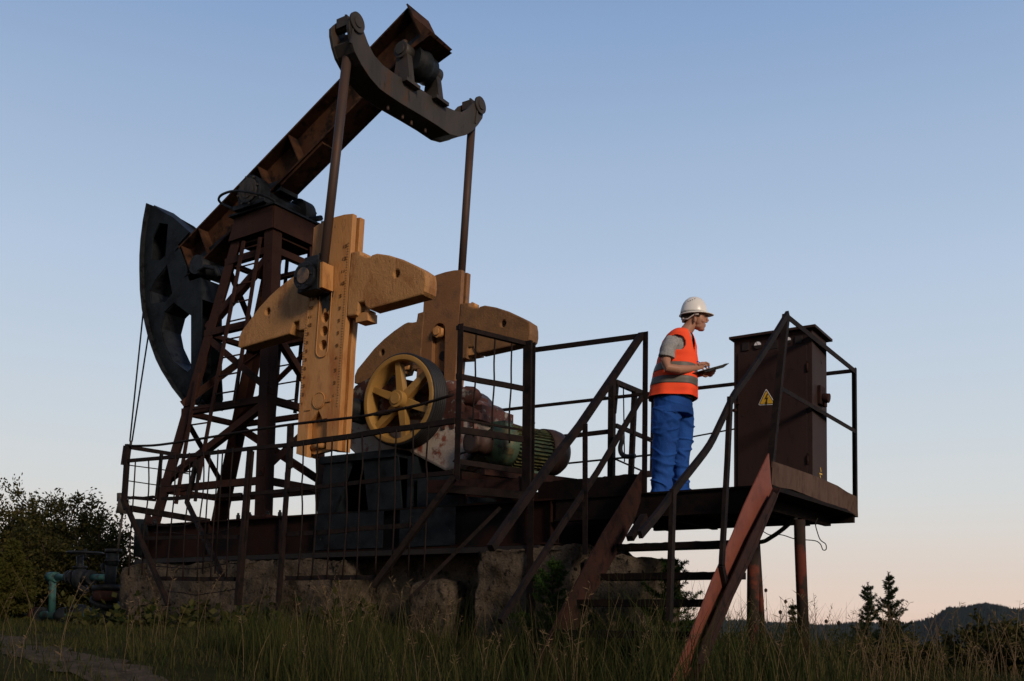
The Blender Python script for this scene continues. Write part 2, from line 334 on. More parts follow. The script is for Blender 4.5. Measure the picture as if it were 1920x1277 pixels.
# top box
mb=MB()
zt=5.08; zb=4.79
def ring(z): return [lg('A',z)+V((.02,-.02,0)),lg('B',z)+V((-.02,-.02,0)),lg('C',z)+V((-.02,.02,0)),lg('D',z)+V((.02,.02,0))]
rb,rtp=ring(zb),ring(zt)
for i in range(4):
    j=(i+1)%4; n=((rb[i]+rb[j])/2-sum(rb,V())/4); n.z=0; n=n.normalized()*.014
    mb.add([rb[i],rb[j],rtp[j],rtp[i],rb[i]+n,rb[j]+n,rtp[j]+n,rtp[i]+n],[[0,1,2,3],[7,6,5,4],[0,4,5,1],[1,5,6,2],[2,6,7,3],[3,7,4,0]])
mb.box((-9.72,8.40,4.74),(-9.1,9.06,4.76))
part('top_box',mb,'tower',tower)
mb=MB(); mb.box((-9.82,8.29,5.085),(-9.0,9.16,5.11)); tp=part('top_plate',mb,'oily',PJ)
# ladders
def ladder(mb,pts1,pts2,rungs,r=.012):
    for a,b in zip(pts1,pts1[1:]): mb.bar(a,b,.045,.02)
    for a,b in zip(pts2,pts2[1:]): mb.bar(a,b,.045,.02)
    for a,b in rungs: mb.tube([a,b],r,6)
NAB=(FT['B']-FT['A']).cross(TP['A']-FT['A']).normalized()
def pab(x,y,o=-.06): return op(x,y,NAB,FT['A']+V((0,o,0)))
def lad(xl0,yl0,xl1,yl1,xr0,yr0,xr1,yr1,n,pf):
    mb=MB(); a0,a1,b0,b1=pf(xl0,yl0),pf(xl1,yl1),pf(xr0,yr0),pf(xr1,yr1)
    mb.bar(a0,a1,.05,.022); mb.bar(b0,b1,.05,.022)
    # rungs must be level
    zt_=min(a0.z,b0.z); zb_=max(a1.z,b1.z)
    for i in range(n):
        z=zb_+(zt_-zb_)*(i+.6)/n
        A=a1.lerp(a0,(z-a1.z)/(a0.z-a1.z)); B=b1.lerp(b0,(z-b1.z)/(b0.z-b1.z)); mb.tube([A,B],.011,6)
    return mb
def pcd(x,y): return op(x,y,(FT['C']-FT['D']).cross(TP['D']-FT['D']).normalized(),FT['D']+V((0,.06,0)))
part('ladder',lad(457,452,398,760,488,445,439,756,9,pab),'tower',tower)
part('ladder',lad(371,700,330,945,400,750,372,900,5,pab),'tower',tower)
part('ladder',lad(540,470,514,775,583,440,553,775,9,pcd),'rail',tower)
# saddle bearing on the tower
bz=5.30; bx=-9.40
mb=MB()
mb.tube([(bx,YC-.34,bz),(bx,YC+.34,bz)],.11,20)
sb=part('saddle_bearing',mb,'oily',PJ)
for sy in (-1,1):
    mb=MB(); c=YC+sy*.40
    mb.tube([(bx,c-.09,bz+.01),(bx,c+.09,bz+.01)],.20,28); mb.box((bx-.28,c-.085,5.112),(bx+.28,c+.085,5.17)); mb.box((bx-.19,c-.08,5.17),(bx+.19,c+.08,bz))
    b=part('bearing_housing',mb,'oily',sb,bev=.008)
    mb=MB(); mb.disc((bx,c+sy*.098,bz+.01),(0,1,0),.155,.02,28); mb.disc((bx,c+sy*.112,bz+.01),(0,1,0),.10,.012,24)
    for k in range(8): a=k*math.pi/4+.2; mb.disc((bx+.175*math.cos(a),c+sy*.10,bz+.01+.175*math.sin(a)),(0,1,0),.014,.024,6)
    part('bearing_cap',mb,M['eq'] if sy<0 else 'oily',sb)
mb=MB()
loop=[oy(516,378,8.25),oy(500,369,8.2),oy(470,361,8.15),oy(440,358,8.15),oy(418,364,8.2),oy(410,373,8.25),oy(416,382,8.3),oy(435,391,8.3),oy(458,401,8.31)]
def smoothp(p,n=6):
    o=[]
    for i in range(len(p)-1):
        p0,p1,p2,p3=p[max(i-1,0)],p[i],p[i+1],p[min(i+2,len(p)-1)]
        for k in range(n):
            t=k/n; o.append(.5*((2*p1)+(p2-p0)*t+(2*p0-5*p1+4*p2-p3)*t*t+(3*p1-p0-3*p2+p3)*t**3))
    return o+[p[-1]]
mb.tube(smoothp(loop),.016,6).cut(); mb.tube([(-9.02,9.12,5.14),(-8.95,9.25,5.19),(-8.88,9.42,5.18)],.015,6); mb.tube([(-9.06,8.95,5.12),(-9.02,9.12,5.2)],.035,6); mb.cut()
parts('grease_pipe',mb,'oily',PJ)
# walking beam: I section, flanges .35 wide
WB=8.545; lo0,lo1=oy(367,501,WB),oy(742,125,WB); hi0,hi1=oy(366,430,WB),oy(765,13,WB)
dirb=(hi1-hi0); dirb.y=0; dirb.normalize(); nb=V((-dirb.z,0,dirb.x))
lo0=lo0+dirb*0; depth=abs((hi0-lo0).dot(nb))
b0=V((hi0.x,YC,hi0.z))-dirb*.45; L=(hi1-b0).dot(dirb)
mb=MB()
def bb(mb,s0,s1,y0,y1,n0,n1):
    P=[]
    for n_ in (-n1,-n0):
        for (s_,y_) in ((s0,y0),(s1,y0),(s1,y1),(s0,y1)): q=b0+dirb*s_+nb*n_; P.append((q.x,YC+y_,q.z))
    return mb.box8(P)
hw=.175
bb(mb,0,L,-hw,hw,0,.022); bb(mb,0,L,-hw,hw,depth-.022,depth); bb(mb,0,L,-.012,.012,.022,depth-.022)
wb=part('walking_beam',mb,'beam',PJ)
mb=MB()
for s_ in (.12,.5,1.75,2.35,L-.02):
    bb(mb,s_-.008,s_+.008,-hw+.008,-.013,.023,depth-.023).cut(); bb(mb,s_-.008,s_+.008,.013,hw-.008,.023,depth-.023).cut()
parts('stiffener',mb,'beam',wb)
mb=MB() # thickened lower flange over the saddle and end bracket
bb(mb,1.45,2.75,-.15,.15,depth+.002,depth+.035).cut()
bb(mb,L+.002,L+.02,-.20,.20,-.02,depth+.03)
mb.cut(); q=lambda s_,n_,y_:(b0+dirb*s_-nb*n_)*1 if False else V(((b0+dirb*s_-nb*n_).x,YC+y_,(b0+dirb*s_-nb*n_).z))
mb.prism([q(L-.30,depth+.003,-.21),q(L+.02,depth+.003,-.21),q(L+.10,depth+.10,-.21),q(L-.22,depth+.04,-.21)],(0,.42,0))
for y_ in (-.2,-.07,.07,.2): mb.prism([q(L+.021,.2,y_),q(L+.021,depth+.05,y_),q(L+.12,depth+.06,y_)],(0,.012,0)); mb.cut()
mb.cut(); parts('end_bracket',mb,'beam',wb)
mb=MB()
c0,c1=b0+dirb*1.5-nb*(depth+.04),b0+dirb*2.7-nb*(depth+.04)
mb.box((bx-.2,YC-.15,bz+.10),(bx+.2,YC+.15,(b0+dirb*((bx-b0.x)/dirb.x)-nb*depth).z+.03))
part('saddle',mb,'oily',wb)
# horse head
HY=8.545; 
def yx(pts,Y): return [(oy(a,b,Y).x,oy(a,b,Y).z) for a,b in pts]
hout=[(283,384),(277,415),(272.5,450),(270.6,480),(270.4,505),(271.4,545),(275,580),(280.5,607),(286,630),(292.7,650),(301,673),(311,693),(331.4,725.6),(352,752),(372,756),(379,740),(377,700),(377,560),(376,520),(354,528),(349,500),(333,459),(355,435),(325,408)]
hol=[[(285.7,445),(282.8,486),(300,488),(310,479),(315,420),(299,418)],
     [(313,497),(323,550),(309,567),(283,570),(280,545),(291,524)],
     [(326,567),(308,585),(300,616),(305,642),(321,677),(350,699),(358,691),(358,591)]]
t_=.022; ho=yx(hout,HY); hh=[yx(h,HY) for h in hol]
HH=MB().plate(ho,hh,(0,HY+t_/2,0),(1,0,0),(0,0,1),t_)
HH.plate(ho,hh[1:],(0,2*YC-HY-t_/2,0),(1,0,0),(0,0,1),t_)
hhp=part('horse_head',HH,'blue',PJ)
arc=[V((a,0,b)) for a,b in ho[:15]]
mb=MB(); n=len(arc)
for side in (0,1): pass
vs=[]
for i,p in enumerate(arc):
    tn=(arc[min(i+1,n-1)]-arc[max(i-1,0)]).normalized(); nn=V((-tn.z,0,tn.x)); 
    if nn.x>0: nn=-nn
    for y_ in (YC-.235,YC+.235):
        vs.append((p.x+nn.x*.004,y_,p.z+nn.z*.004)); vs.append((p.x+nn.x*.03,y_,p.z+nn.z*.03))
fs=[]
for i in range(n-1):
    a=i*4;b=a+4
    fs+=[[a,b,b+2,a+2],[a+1,a+3,b+3,b+1],[a,a+1,b+1,b],[a+2,b+2,b+3,a+3]]
fs+=[[0,2,3,1],[4*n-4,4*n-3,4*n-1,4*n-2]]
mb.add(vs,fs); part('arc_plate',mb,'oily',hhp)
mb=MB() # inner webs framing the windows
for h in hh[1:]:
    for i in range(len(h)):
        a,b_=h[i],h[(i+1)%len(h)]
        mb.bar((a[0],YC,a[1]),(b_[0],YC,b_[1]),.02,.31,upv=(0,1,0))
    mb.cut()
tl,tr=ho[0],ho[-2]
mb.bar((tl[0]+.05,YC,tl[1]-.02),(tr[0],YC,tr[1]-.02),.02,.33,upv=(0,1,0))
mb.bar((ho[17][0]-.02,YC,ho[17][1]),(ho[18][0]-.02,YC,ho[18][1]-.0),.02,.3,upv=(0,1,0))
mb.cut(); parts('web_plate',mb,'oily',hhp)
mb=MB(); hx=oy(392,505,YC)
mb.tube([(hx.x,YC-.22,hx.z),(hx.x,YC+.22,hx.z)],.13,20); mb.tube([oy(372,508,YC-.2),oy(385,500,YC-.2),oy(405,503,YC-.2),oy(411,520,YC-.2)],.03,8)
mb.bar((hx.x-.1,YC,hx.z+.1),(hx.x+.55,YC,hx.z+.35),.22,.1)
part('hinge',mb,'oily',hhp)
# bridle cables, carrier bar, polished rod
mb=MB()
for (a,b) in (((271.5,556),(243.5,828)),((281,610),(247.5,828))):
    p,q2=oy(*a,YC-.14 if a[0]<275 else YC+.02),oy(*b,YC-.1 if a[0]<275 else YC+.02); mb.tube([p,q2],.011,6).cut()
parts('bridle_cable',mb,'oily',PJ)
mb=MB(); mb.tube([oy(246,826,8.6),oy(231,940,8.6)],.018,8); mb.tube([oy(232,935,8.6),oy(229,963,8.6)],[.07,.09],10); mb.tube([oy(226,925,8.6),oy(226,940,8.6)],.05,8)
mb.tube([oy(230,960,8.6),oy(220,1038,8.6)],.016,8)
part('polished_rod',mb,'eq',PJ)
# equalizer: two curved cheeks with a solid middle, in a plane across the pump
EX=-7.06
eqp=[(190,150),(212,132),(245,142),(268,185),(280,260),(320,370),(370,470),(450,560),(560,640),(660,700),(780,770),(900,850),(1000,920),(1080,955),(1130,960),(1180,930),(1220,890),(1245,862),(1275,850),(1300,870),(1312,920),(1297,1010),(1260,1065),(1215,1115),(1160,1150),(1095,1166),(1020,1145),(900,1062),(760,975),(600,880),(480,800),(420,755),(340,665),(265,550),(208,440),(178,340),(160,240),(160,180)]
eqw=[(ox(620+a/4.56,b/4.56,EX).y,ox(620+a/4.56,b/4.56,EX).z) for a,b in eqp]
mb=MB().plate(eqw,[],(EX-.02,0,0),(0,1,0),(0,0,1),.04,.004); mb.plate(eqw,[],(EX-.27,0,0),(0,1,0),(0,0,1),.04,.004)
midp=eqw[4:15]+eqw[24:36]
EQ=part('equalizer',mb,'eq',PJ)
mb=MB().plate(midp,[],(EX-.145,0,0),(0,1,0),(0,0,1),.208,0); part('flange_plate',mb,'eq',EQ)
for (a,b) in ((668,43),(899,198)):
    p=ox(a,b,EX); mb=MB(); mb.disc(p+V((.012,0,0)),(1,0,0),.105,.03,24); mb.disc(p+V((.03,0,0)),(1,0,0),.055,.02,20); mb.tube([p+V((-.3,0,0)),p],.05,12); mb.bar(p+V((.006,-.06,-.1)),p+V((.006,-.09,-.27)),.02,.02)
    part('pin',mb,'eq',EQ)
    mb=MB(); mb.box((p.x-.22,p.y-.07,p.z-.03),(p.x-.07,p.y+.04,p.z+.075)); mb.tube([(p.x-.12,p.y-.03,p.z+.07),(p.x-.12,p.y-.03,p.z+.11)],.016,6); part('clevis',mb,'eq',EQ)
mb=MB()
for k in ((560,878),(685,955),(760,1010),(878,1075)): 
    p=ox(620+k[0]/4.56,k[1]/4.56-3,EX); mb.tube([(p.x-.12,p.y,p.z-.02),(p.x-.12,p.y,p.z-.075)],.017,6)
for yy in (-.34,-.24,.2,.38,.48):
    q0=min(range(7,14),key=lambda i:abs(eqw[i][0]-(YC+yy))); mb.tube([(EX-.14,eqw[q0][0],eqw[q0][1]),(EX-.14,eqw[q0][0],eqw[q0][1]+.07)],.022,6)
part('bolt',mb,'rod',EQ)
# equalizer bearing under the beam end
cb=oy(786,122,YC)
mb=MB(); mb.blob((cb.x,YC,cb.z),(.19,.17,.20),3); mb.tube([(cb.x,YC-.17,cb.z),(cb.x,YC+.17,cb.z)],.165,24); mb.tube([(cb.x,YC-.3,cb.z),(cb.x,YC+.3,cb.z)],.055,14)
mb.prism([(cb.x-.13,YC-.12,cb.z),(cb.x+.13,YC-.12,cb.z),(cb.x+.13,YC-.12,cb.z+.30),(cb.x-.16,YC-.12,cb.z+.2)],(0,.24,0))
TB=part('tail_bearing',mb,'oily',PJ)
def eqtop(y):
    q0=sorted(range(7,14),key=lambda i:abs(eqw[i][0]-y))[:2]; return min(eqw[q0[0]][1],eqw[q0[1]][1])
for yy in (-.27,.27):
    z0=eqtop(YC+yy)-.02; mb=MB()
    mb.tube([(cb.x,YC+yy-.07,cb.z+.02),(cb.x,YC+yy+.07,cb.z+.02)],.095,20); mb.disc((cb.x,YC+yy-.075,cb.z+.02),(0,1,0),.06,.02,18)
    mb.prism([(cb.x-.13,YC+yy-.045,z0),(cb.x+.13,YC+yy-.045,z0),(cb.x+.075,YC+yy-.045,cb.z-.02),(cb.x-.075,YC+yy-.045,cb.z-.02)],(0,.09,0))
    mb.box((cb.x-.15,YC+yy-.12,z0-.01),(cb.x+.15,YC+yy+.12,z0+.03)); mb.tube([(cb.x,YC+yy,cb.z+.1),(cb.x,YC+yy,cb.z+.15)],.035,10)
    part('pillow_block',mb,'eq',TB)
# pitman arms
def pit(p0,p1):
    mb=MB(); mb.tube([p0,p1],[.048,.052],14); return mb
pn0,pn1=oy(606,505,7.47),oy(655,70,7.62)
part('pitman_arm',pit(pn0,pn1),'rod',PJ)
pf0,pf1=oy(866,505,9.90),oy(884,240,9.84)
part('pitman_arm',pit(pf0+(pf0-pf1)*.15,pf1+(pf1-pf0)*.05),'rod',PJ)
# crank
CY0=7.58; c4=lambda l:[(440+a/4.56,380+b/4.56) for a,b in l]
cr_out=[(588,427),(598,420),(612,413),(628,407),(645,402.5),(660.4,401),(657,455),(653,520),(648,591),(643,650),(638,740),(633.5,818),(632,843),(611,842),(613,783),(604,785),(596.7,768),(582,788),(577,790),(574,856),(555,850),(560,770),(569,632),(576,560),(583.6,494)]
def yw(pts,Y): return [(oy(a,b,Y).x,oy(a,b,Y).z) for a,b in pts]
co_=yw(cr_out,CY0)
holes=[]
for (a,b) in ((610.7,568),(609,595),(607,620.6),(605,646.6)):
    p=oy(a,b,CY0); holes.append(circ(p.x,p.z,.056,.060))
CR=MB().plate(co_,holes,(0,CY0+.0375,0),(1,0,0),(0,0,1),.065,.005)
# recessed web behind the holes, shifted slab at the back
inner=[(a,b) for a,b in co_]
CR.plate(inner,holes,(0,CY0+.155,0),(1,0,0),(0,0,1),.075,.005)
cxm=sum(a for a,b in co_)/len(co_)
web=[(cxm+(a-cxm)*.80,b-.04 if b>3 else b+.03) for a,b in co_[:13]+co_[19:]]
CR.plate(web,holes,(0,CY0+.10,0),(1,0,0),(0,0,1),.05,0)
crank=part('crank',CR,'yel',PJ)
mb=MB() # raised track around the holes
h0,h1=oy(612,545,CY0),oy(604,655,CY0)
oval=[]
for k in range(13): a=math.pi*k/12; oval.append((h0.x+.085*math.cos(a),CY0-.004,h0.z+.085*math.sin(a)))
for k in range(13): a=math.pi+math.pi*k/12; oval.append((h1.x+.085*math.cos(a),CY0-.004,h1.z+.085*math.sin(a)))
mb.tube(oval+[oval[0]],.006,4,False)
sc=oy(598,751,CY0); mb.tube([(sc.x+.085*math.cos(k*math.pi/10),CY0-.003,sc.z+.085*math.sin(k*math.pi/10)) for k in range(21)],.007,4,False)
mb.disc((sc.x,CY0-.001,sc.z),(0,1,0),.075,.012,24)
mb.box((sc.x+.09,CY0-.008,sc.z-.03),(sc.x+.17,CY0+.0,sc.z-.0)); mb.box((sc.x-.2,CY0-.006,sc.z-.09),(sc.x-.12,CY0+.0,sc.z-.075))
part('hub_boss',mb,'yel',crank)
mb=MB() # cast scale teeth and marks along both edges
def edge(px,py): return oy(px,py,CY0)
eR0,eR1=edge(655,455),edge(633.5,765); eL0,eL1=edge(577,560),edge(560,775)
for (e0,e1,sx) in ((eR0,eR1,-1),(eL0,eL1,1)):
    Ln=(e1-e0).length; nT=int(Ln/.028)
    for i in range(nT):
        p=e0.lerp(e1,i/nT)+V((sx*.012,0,0)); mb.box((p.x-.006,CY0-.003,p.z-.005),(p.x+.006,CY0+.002,p.z+.005))
part('scale_teeth',mb,M['yelw'],crank)
def digit(mb,x,z,s,seg):
    for (a,b,c,d) in seg: mb.bar((x+a*s,CY0-.001,z+b*s),(x+c*s,CY0-.001,z+d*s),.004,.008)
SEG={'1':[(0.5,0,.5,1)],'2':[(0,1,1,1),(1,1,1,.5),(1,.5,0,0),(0,0,1,0)],'3':[(0,1,1,1),(1,1,.4,.55),(.4,.55,1,.3),(1,.3,.6,0),(.6,0,0,.05)],'4':[(.7,0,.7,1),(.7,1,0,.35),(0,.35,1,.35)],'5':[(1,1,0,1),(0,1,0,.55),(0,.55,1,.4),(1,.4,.8,0),(.8,0,0,0)],'0':[(0,0,0,1),(0,1,1,1),(1,1,1,0),(1,0,0,0)]}
mb=MB()
for (e0,e1,sx,st) in ((eR0,eR1,-1,.085),(eL0,eL1,1,.04)):
    for i in range(13):
        p=e0.lerp(e1,(i+.3)/13.3); n_=13-i
        for j,ch in enumerate(str(n_) if n_<10 else str(n_)): digit(mb,p.x+(-.085 if sx<0 else .03)+j*.032,p.z,.026,SEG.get(ch,SEG['3']))
part('scale_numbers',mb,mat('dark_cast_number',(.16,.075,.025),None,5,.8,bump=0),crank)
# counterweights
rw=c4([(992,428),(1050,420),(1056,450),(1105,470),(1150,472),(1163,452),(1200,440),(1300,455),(1420,492),(1540,548),(1604,590),(1612,640),(1612,700),(1604,748),(1588,768),(1360,832),(1140,892),(1112,872),(1100,828),(1040,838),(1026,945),(955,952),(962,800),(975,600)])
lw=c4([(648,520),(600,538),(594,580),(585,622),(540,632),(500,632),(470,648),(380,718),(290,800),(200,898),(110,1020),(50,1100),(27,1160),(24,1222),(40,1228),(250,1165),(455,1106),(470,1060),(484,1010),(545,990),(545,1075),(607,1064),(615,900),(632,700)])
def weight(pts,hole,nm):
    w=yw(pts,CY0-.02); p=oy(*hole,CY0-.02)
    return MB().plate(w,[circ(p.x,p.z,.052,.056)],(0,CY0+.095,0),(1,0,0),(0,0,1),.19,.016)
w1=part('counterweight',weight(rw,(741,512),'r'),'yelw',crank,label='right-hand ochre weight with a rounded tip')
w2=part('counterweight',weight(lw,(499,583),'l'),'yelw',crank,label='left-hand ochre weight drooping to a point')
mb=MB()
for (a,b) in ((683,485),(688,586),(560,612)): p=oy(a,b,CY0+.06); mb.tube([p,p+V((0,.1,0))],.04,6)
mb.cut(); p=oy(676,590,CY0); mb.box((p.x-.09,CY0+.03,p.z-.06),(p.x+.07,CY0+.18,p.z+.03))
mb.cut(); mb.tube([oy(586,838,CY0+.06),oy(612,835,CY0+.06)],.03,8); mb.cut()
parts('clamp_bolt',mb,'yel',crank)
# wrist pin bearing
wp=oy(600,527,CY0)
mb=MB(); mb.box((wp.x-.13,CY0-.20,wp.z-.17),(wp.x+.16,CY0-.012,wp.z+.15)); mb.disc((wp.x-.01,CY0-.21,wp.z-.01),(0,1,0),.15,.05,24)
mb.box((wp.x-.08,CY0-.16,wp.z+.15),(wp.x+.12,CY0-.04,wp.z+.22)); mb.tube([(wp.x+.1,CY0-.1,wp.z+.1),(wp.x+.1,CY0-.1,wp.z+.25)],.025,6)
for k in range(6): a=k*math.pi/3; mb.disc((wp.x-.01+.115*math.cos(a),CY0-.24,wp.z-.01+.115*math.sin(a)),(0,1,0),.016,.02,6)
wpn=part('wrist_pin_bearing',mb,'oily',PJ,bev=.01)
mb=MB(); mb.disc((wp.x-.01,CY0-.242,wp.z-.01),(0,1,0),.085,.012,20); part('bearing_cap',mb,mat('oily_ochre_cap',(.16,.09,.04),(.02,.02,.022),14,.4,bump=.3),wpn)
mb=MB(); mb.box((wp.x+.163,CY0-.17,wp.z-.15),(wp.x+.20,CY0-.01,wp.z+.12)); part('wear_plate',mb,'yel',wpn)
# oil run under the wrist pin
mb=MB(); mb.prism([(wp.x+a,CY0-.0015,wp.z+b) for a,b in ((-.05,-.16),(.2,-.14),(.19,-.20),(.15,-.24),(.145,-.33),(.12,-.36),(.105,-.31),(.07,-.30),(.055,-.36),(.04,-.28),(.02,-.22),(-.03,-.20))],(0,.006,0)); part('oil_stain',mb,'oily',wpn)
# far crank: same casting, its copy moved across, with a slot showing the wrist pin nut
DY=1.93
def dup(o,dy):
    c=o.copy(); COL.objects.link(c); c.parent=PJ if o.parent==PJ else o.parent; c.location=V(o.location)+V((0,dy,0)) if o.parent==PJ else o.location.copy(); ROOT[c]=ROOT[o]; return c
crank2=MB()
fo=[(p[0],p[1]) for p in co_]; DX=.0
sl0,sl1=oy(822,623,9.51),oy(826,735,9.51)
slot=[(sl0.x+.10*math.cos(math.pi*k/12),sl0.z+.02+.10*math.sin(math.pi*k/12)) for k in range(13)]+[(sl0.x-.10,sl1.z),(sl0.x+.10,sl1.z)]
crank2.plate(fo,[slot],(0,CY0+DY+.0375,0),(1,0,0),(0,0,1),.065,.005)
crank2.plate(fo,[],(0,CY0+DY+.155,0),(1,0,0),(0,0,1),.075,.005)
crank2.plate(web,[],(0,CY0+DY+.10,0),(1,0,0),(0,0,1),.05,0)
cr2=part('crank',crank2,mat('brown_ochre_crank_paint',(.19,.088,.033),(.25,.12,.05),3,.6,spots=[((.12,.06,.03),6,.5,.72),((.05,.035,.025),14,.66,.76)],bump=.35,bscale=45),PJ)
for w in (w1,w2):
    c=w.copy(); COL.objects.link(c); c.parent=cr2; c.location=V((0,DY,0))
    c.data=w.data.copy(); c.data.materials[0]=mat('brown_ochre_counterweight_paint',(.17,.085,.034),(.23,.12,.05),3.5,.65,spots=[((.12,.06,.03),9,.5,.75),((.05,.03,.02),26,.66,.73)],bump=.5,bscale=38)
mb=MB(); zz=CY0+DY
mb.tube([(sl0.x,zz+.06,sl0.z),(sl0.x,zz-.03,sl0.z)],.075,6); mb.disc((sl0.x,zz-.045,sl0.z),(0,1,0),.045,.02,16)
part('pin_nut',mb,'yel',cr2)
mb=MB()
for dz in (-.28,-.53,-.76): 
    vs=[(sl0.x+.02+.055*math.cos(k*math.pi/6),zz+.068,sl0.z+dz+.06*math.sin(k*math.pi/6)) for k in range(12)]; mb.prism(vs,(0,.006,0))
part('pin_hole',mb,'cabdk',cr2)
mb=MB()
for (a,b) in ((828,640),(560,612)): pass
p=oy(877,650,zz); mb.box((p.x-.1,zz+.02,p.z-.1),(p.x+.1,zz+.2,p.z+.03)).cut(); p=oy(885,572,zz+.08); mb.tube([p,p+V((0,.1,0))],.04,6).cut(); p=oy(760,686,zz); mb.tube([p,p+V((0,.12,0))],.05,8).cut()
parts('clamp_bolt',mb,'yel',cr2)
# gearbox and pedestal
mb=MB()
mb.box((-7.98,8.14,1.78),(-6.85,9.24,1.86))
for (a,b) in (((-7.95,-7.62),(-8.02,-7.75)),): pass
mb.prism([(-7.9,8.16,1.78),(-7.5,8.16,1.78),(-7.74,8.16,1.215),(-8.0,8.16,1.215)],(0,.04,0))
mb.prism([(-7.9,9.2,1.78),(-7.5,9.2,1.78),(-7.74,9.2,1.215),(-8.0,9.2,1.215)],(0,.04,0))
mb.box((-7.86,8.2,1.215),(-7.80,9.2,1.78))
mb.prism([(-7.35,8.17,1.78),(-6.85,8.17,1.78),(-6.78,8.17,1.215),(-7.25,8.17,1.215)],(0,.02,0))
mb.box((-7.28,8.2,1.215),(-7.22,9.2,1.78)); mb.box((-6.74,8.2,1.215),(-6.68,9.2,1.78))
mb.box((-6.6,8.2,1.215),(-6.05,9.2,1.56)); mb.prism([(-7.9,9.1,1.78),(-6.6,9.1,1.78),(-6.3,9.1,1.215),(-7.9,9.1,1.215)],(0,.02,0))
ped=part('pedestal',mb,'blue',PJ)
mb=MB() # gearbox lower case
prof=[(-7.70,1.862),(-6.05,1.862),(-5.93,2.0),(-5.93,2.10),(-7.78,2.36),(-7.78,2.0)]
prof=[(-7.55,1.865),(-6.84,1.865),(-6.30,1.60),(-6.12,1.62),(-5.95,1.78),(-5.93,2.14),(-7.70,2.32),(-7.72,2.0)]
mb.prism([(x,8.28,z) for x,z in prof],(0,.80,0)); gb=part('gearbox',mb,'white',PJ,bev=.03)
mb=MB()
prof=[(-7.78,2.34),(-5.92,2.16),(-5.95,2.22),(-6.1,2.30),(-6.3,2.40),(-6.7,2.60),(-7.1,2.72),(-7.4,2.76),(-7.65,2.68),(-7.78,2.5)]
mb.prism([(x,8.33,z) for x,z in prof],(0,.72,0)); part('gearbox_cover',mb,'redw',gb,bev=.04)
mb=MB(); mb.prism([(x,8.26,z) for x,z in [(-7.82,2.30),(-5.86,2.10),(-5.86,2.17),(-7.82,2.37)]],(0,.86,0))
for i in range(5): x=-6.45+.12*i; mb.box((x-.02,8.265,2.04),(x+.02,8.33,2.20)); 
for i in range(6): x=-6.5+.12*i; mb.tube([(x,8.29,2.16-.1*(x+6.5)),(x,8.29,2.24-.1*(x+6.5))],.02,6)
part('flange',mb,'redw',gb)
mb=MB(); mb.tube([(-6.25,8.25,2.28),(-6.25,9.1,2.28)],.16,20); mb.tube([(-7.0,8.22,2.371),(-7.0,9.1,2.371)],.24,24); mb.blob((-6.1,8.36,2.38),(.16,.10,.10),2,.3); mb.blob((-6.35,8.4,2.5),(.14,.12,.08),2,.3)
mb.box((-6.06,8.4,2.15),(-5.93,9.0,2.29)); mb.blob((-6.62,8.36,2.52),(.12,.10,.08),2,.3); mb.box((-6.5,8.34,2.40),(-6.2,8.9,2.47))
part('bearing_boss',mb,'redw',gb)
mb=MB(); mb.tube([(-6.55,8.7,2.3),(-6.55,9.1,2.3)],.33,28); part('brake_drum',mb,'fan',gb)
mb=MB(); mb.tube([(sc.x,7.79,sc.z),(sc.x,9.5,sc.z)],.13,20); part('crank_shaft',mb,'oily',PJ)
# big spoked pulley
WC=V((-6.777,8.05,2.371)); WR=.478
mb=MB()
nseg=48; prf=[(-.0,.478),(-.0,.405),(.02,.400),(.20,.400),(.20,.478)]
rings=[]
def lathe(mb,c,prof,n=48,close=True):
    vs=[(c.x+r*math.cos(2*math.pi*k/n),c.y+y,c.z+r*math.sin(2*math.pi*k/n)) for (y,r) in prof for k in range(n)]; m=len(prof)
    fs=[[i*n+k,i*n+(k+1)%n,((i+1)%m)*n+(k+1)%n,((i+1)%m)*n+k] for i in range(m if close else m-1) for k in range(n)]
    mb.add(vs,fs,True); return mb
lathe(mb,WC,[(0,.470),(0,.425),(.006,.420),(.10,.412),(.215,.412),(.215,.43),(.03,.46),(.008,.478)],56)
for k in range(6):
    a=R(98)+k*math.pi/3; d=V((math.cos(a),0,math.sin(a))); pz=V((-d.z,0,d.x))
    P=[]
    for (r_,w_,) in ((.08,.048),(.42,.032)):
        P.append([WC+d*r_+pz*w_+V((0,.05,0)),WC+d*r_-pz*w_+V((0,.05,0)),WC+d*r_-pz*w_+V((0,.13,0)),WC+d*r_+pz*w_+V((0,.13,0))])
    mb.add(P[0]+P[1],[[0,1,2,3],[7,6,5,4],[0,4,5,1],[1,5,6,2],[2,6,7,3],[3,7,4,0]])
mb.tube([WC+V((0,-.03,0)),WC+V((0,.2,0))],.092,28); mb.tube([WC+V((0,-.045,0)),WC+V((0,-.02,0))],.062,20)
pul=part('pulley_wheel',mb,'yel2',PJ,bev=.004)
mb=MB(); pr_=[(.012,.486)]
for i in range(6): y0=.03+i*.032; pr_+=[(y0,.500),(y0+.018,.500),(y0+.022,.482),(y0+.030,.482)]
pr_+=[(.225,.50),(.225,.45),(.012,.45)]
lathe(mb,WC,pr_,56); bl=part('drive_belt',mb,'blk',PJ)
MP=V((-5.83,8.10,1.84)); mdir=V((.34,.94,0)).normalized()
mb=MB()
for i in range(4):
    y0=.05+i*.045
    for s_ in (1,-1):
        a=V((WC.x+s_*0.0,WC.y+y0,WC.z)); dd=(MP-WC); dd.y=0; ang=math.atan2(dd.z,dd.x); off=s_*(math.pi/2-.28) if s_>0 else -(math.pi/2-.28)
        p=V((WC.x+.485*math.cos(ang+off),WC.y+y0,WC.z+.485*math.sin(ang+off))); q3=V((MP.x+.12*math.cos(ang+off),MP.y+y0,MP.z+.12*math.sin(ang+off)))
        mb.bar(p,q3,.02,.014,upv=(0,1,0))

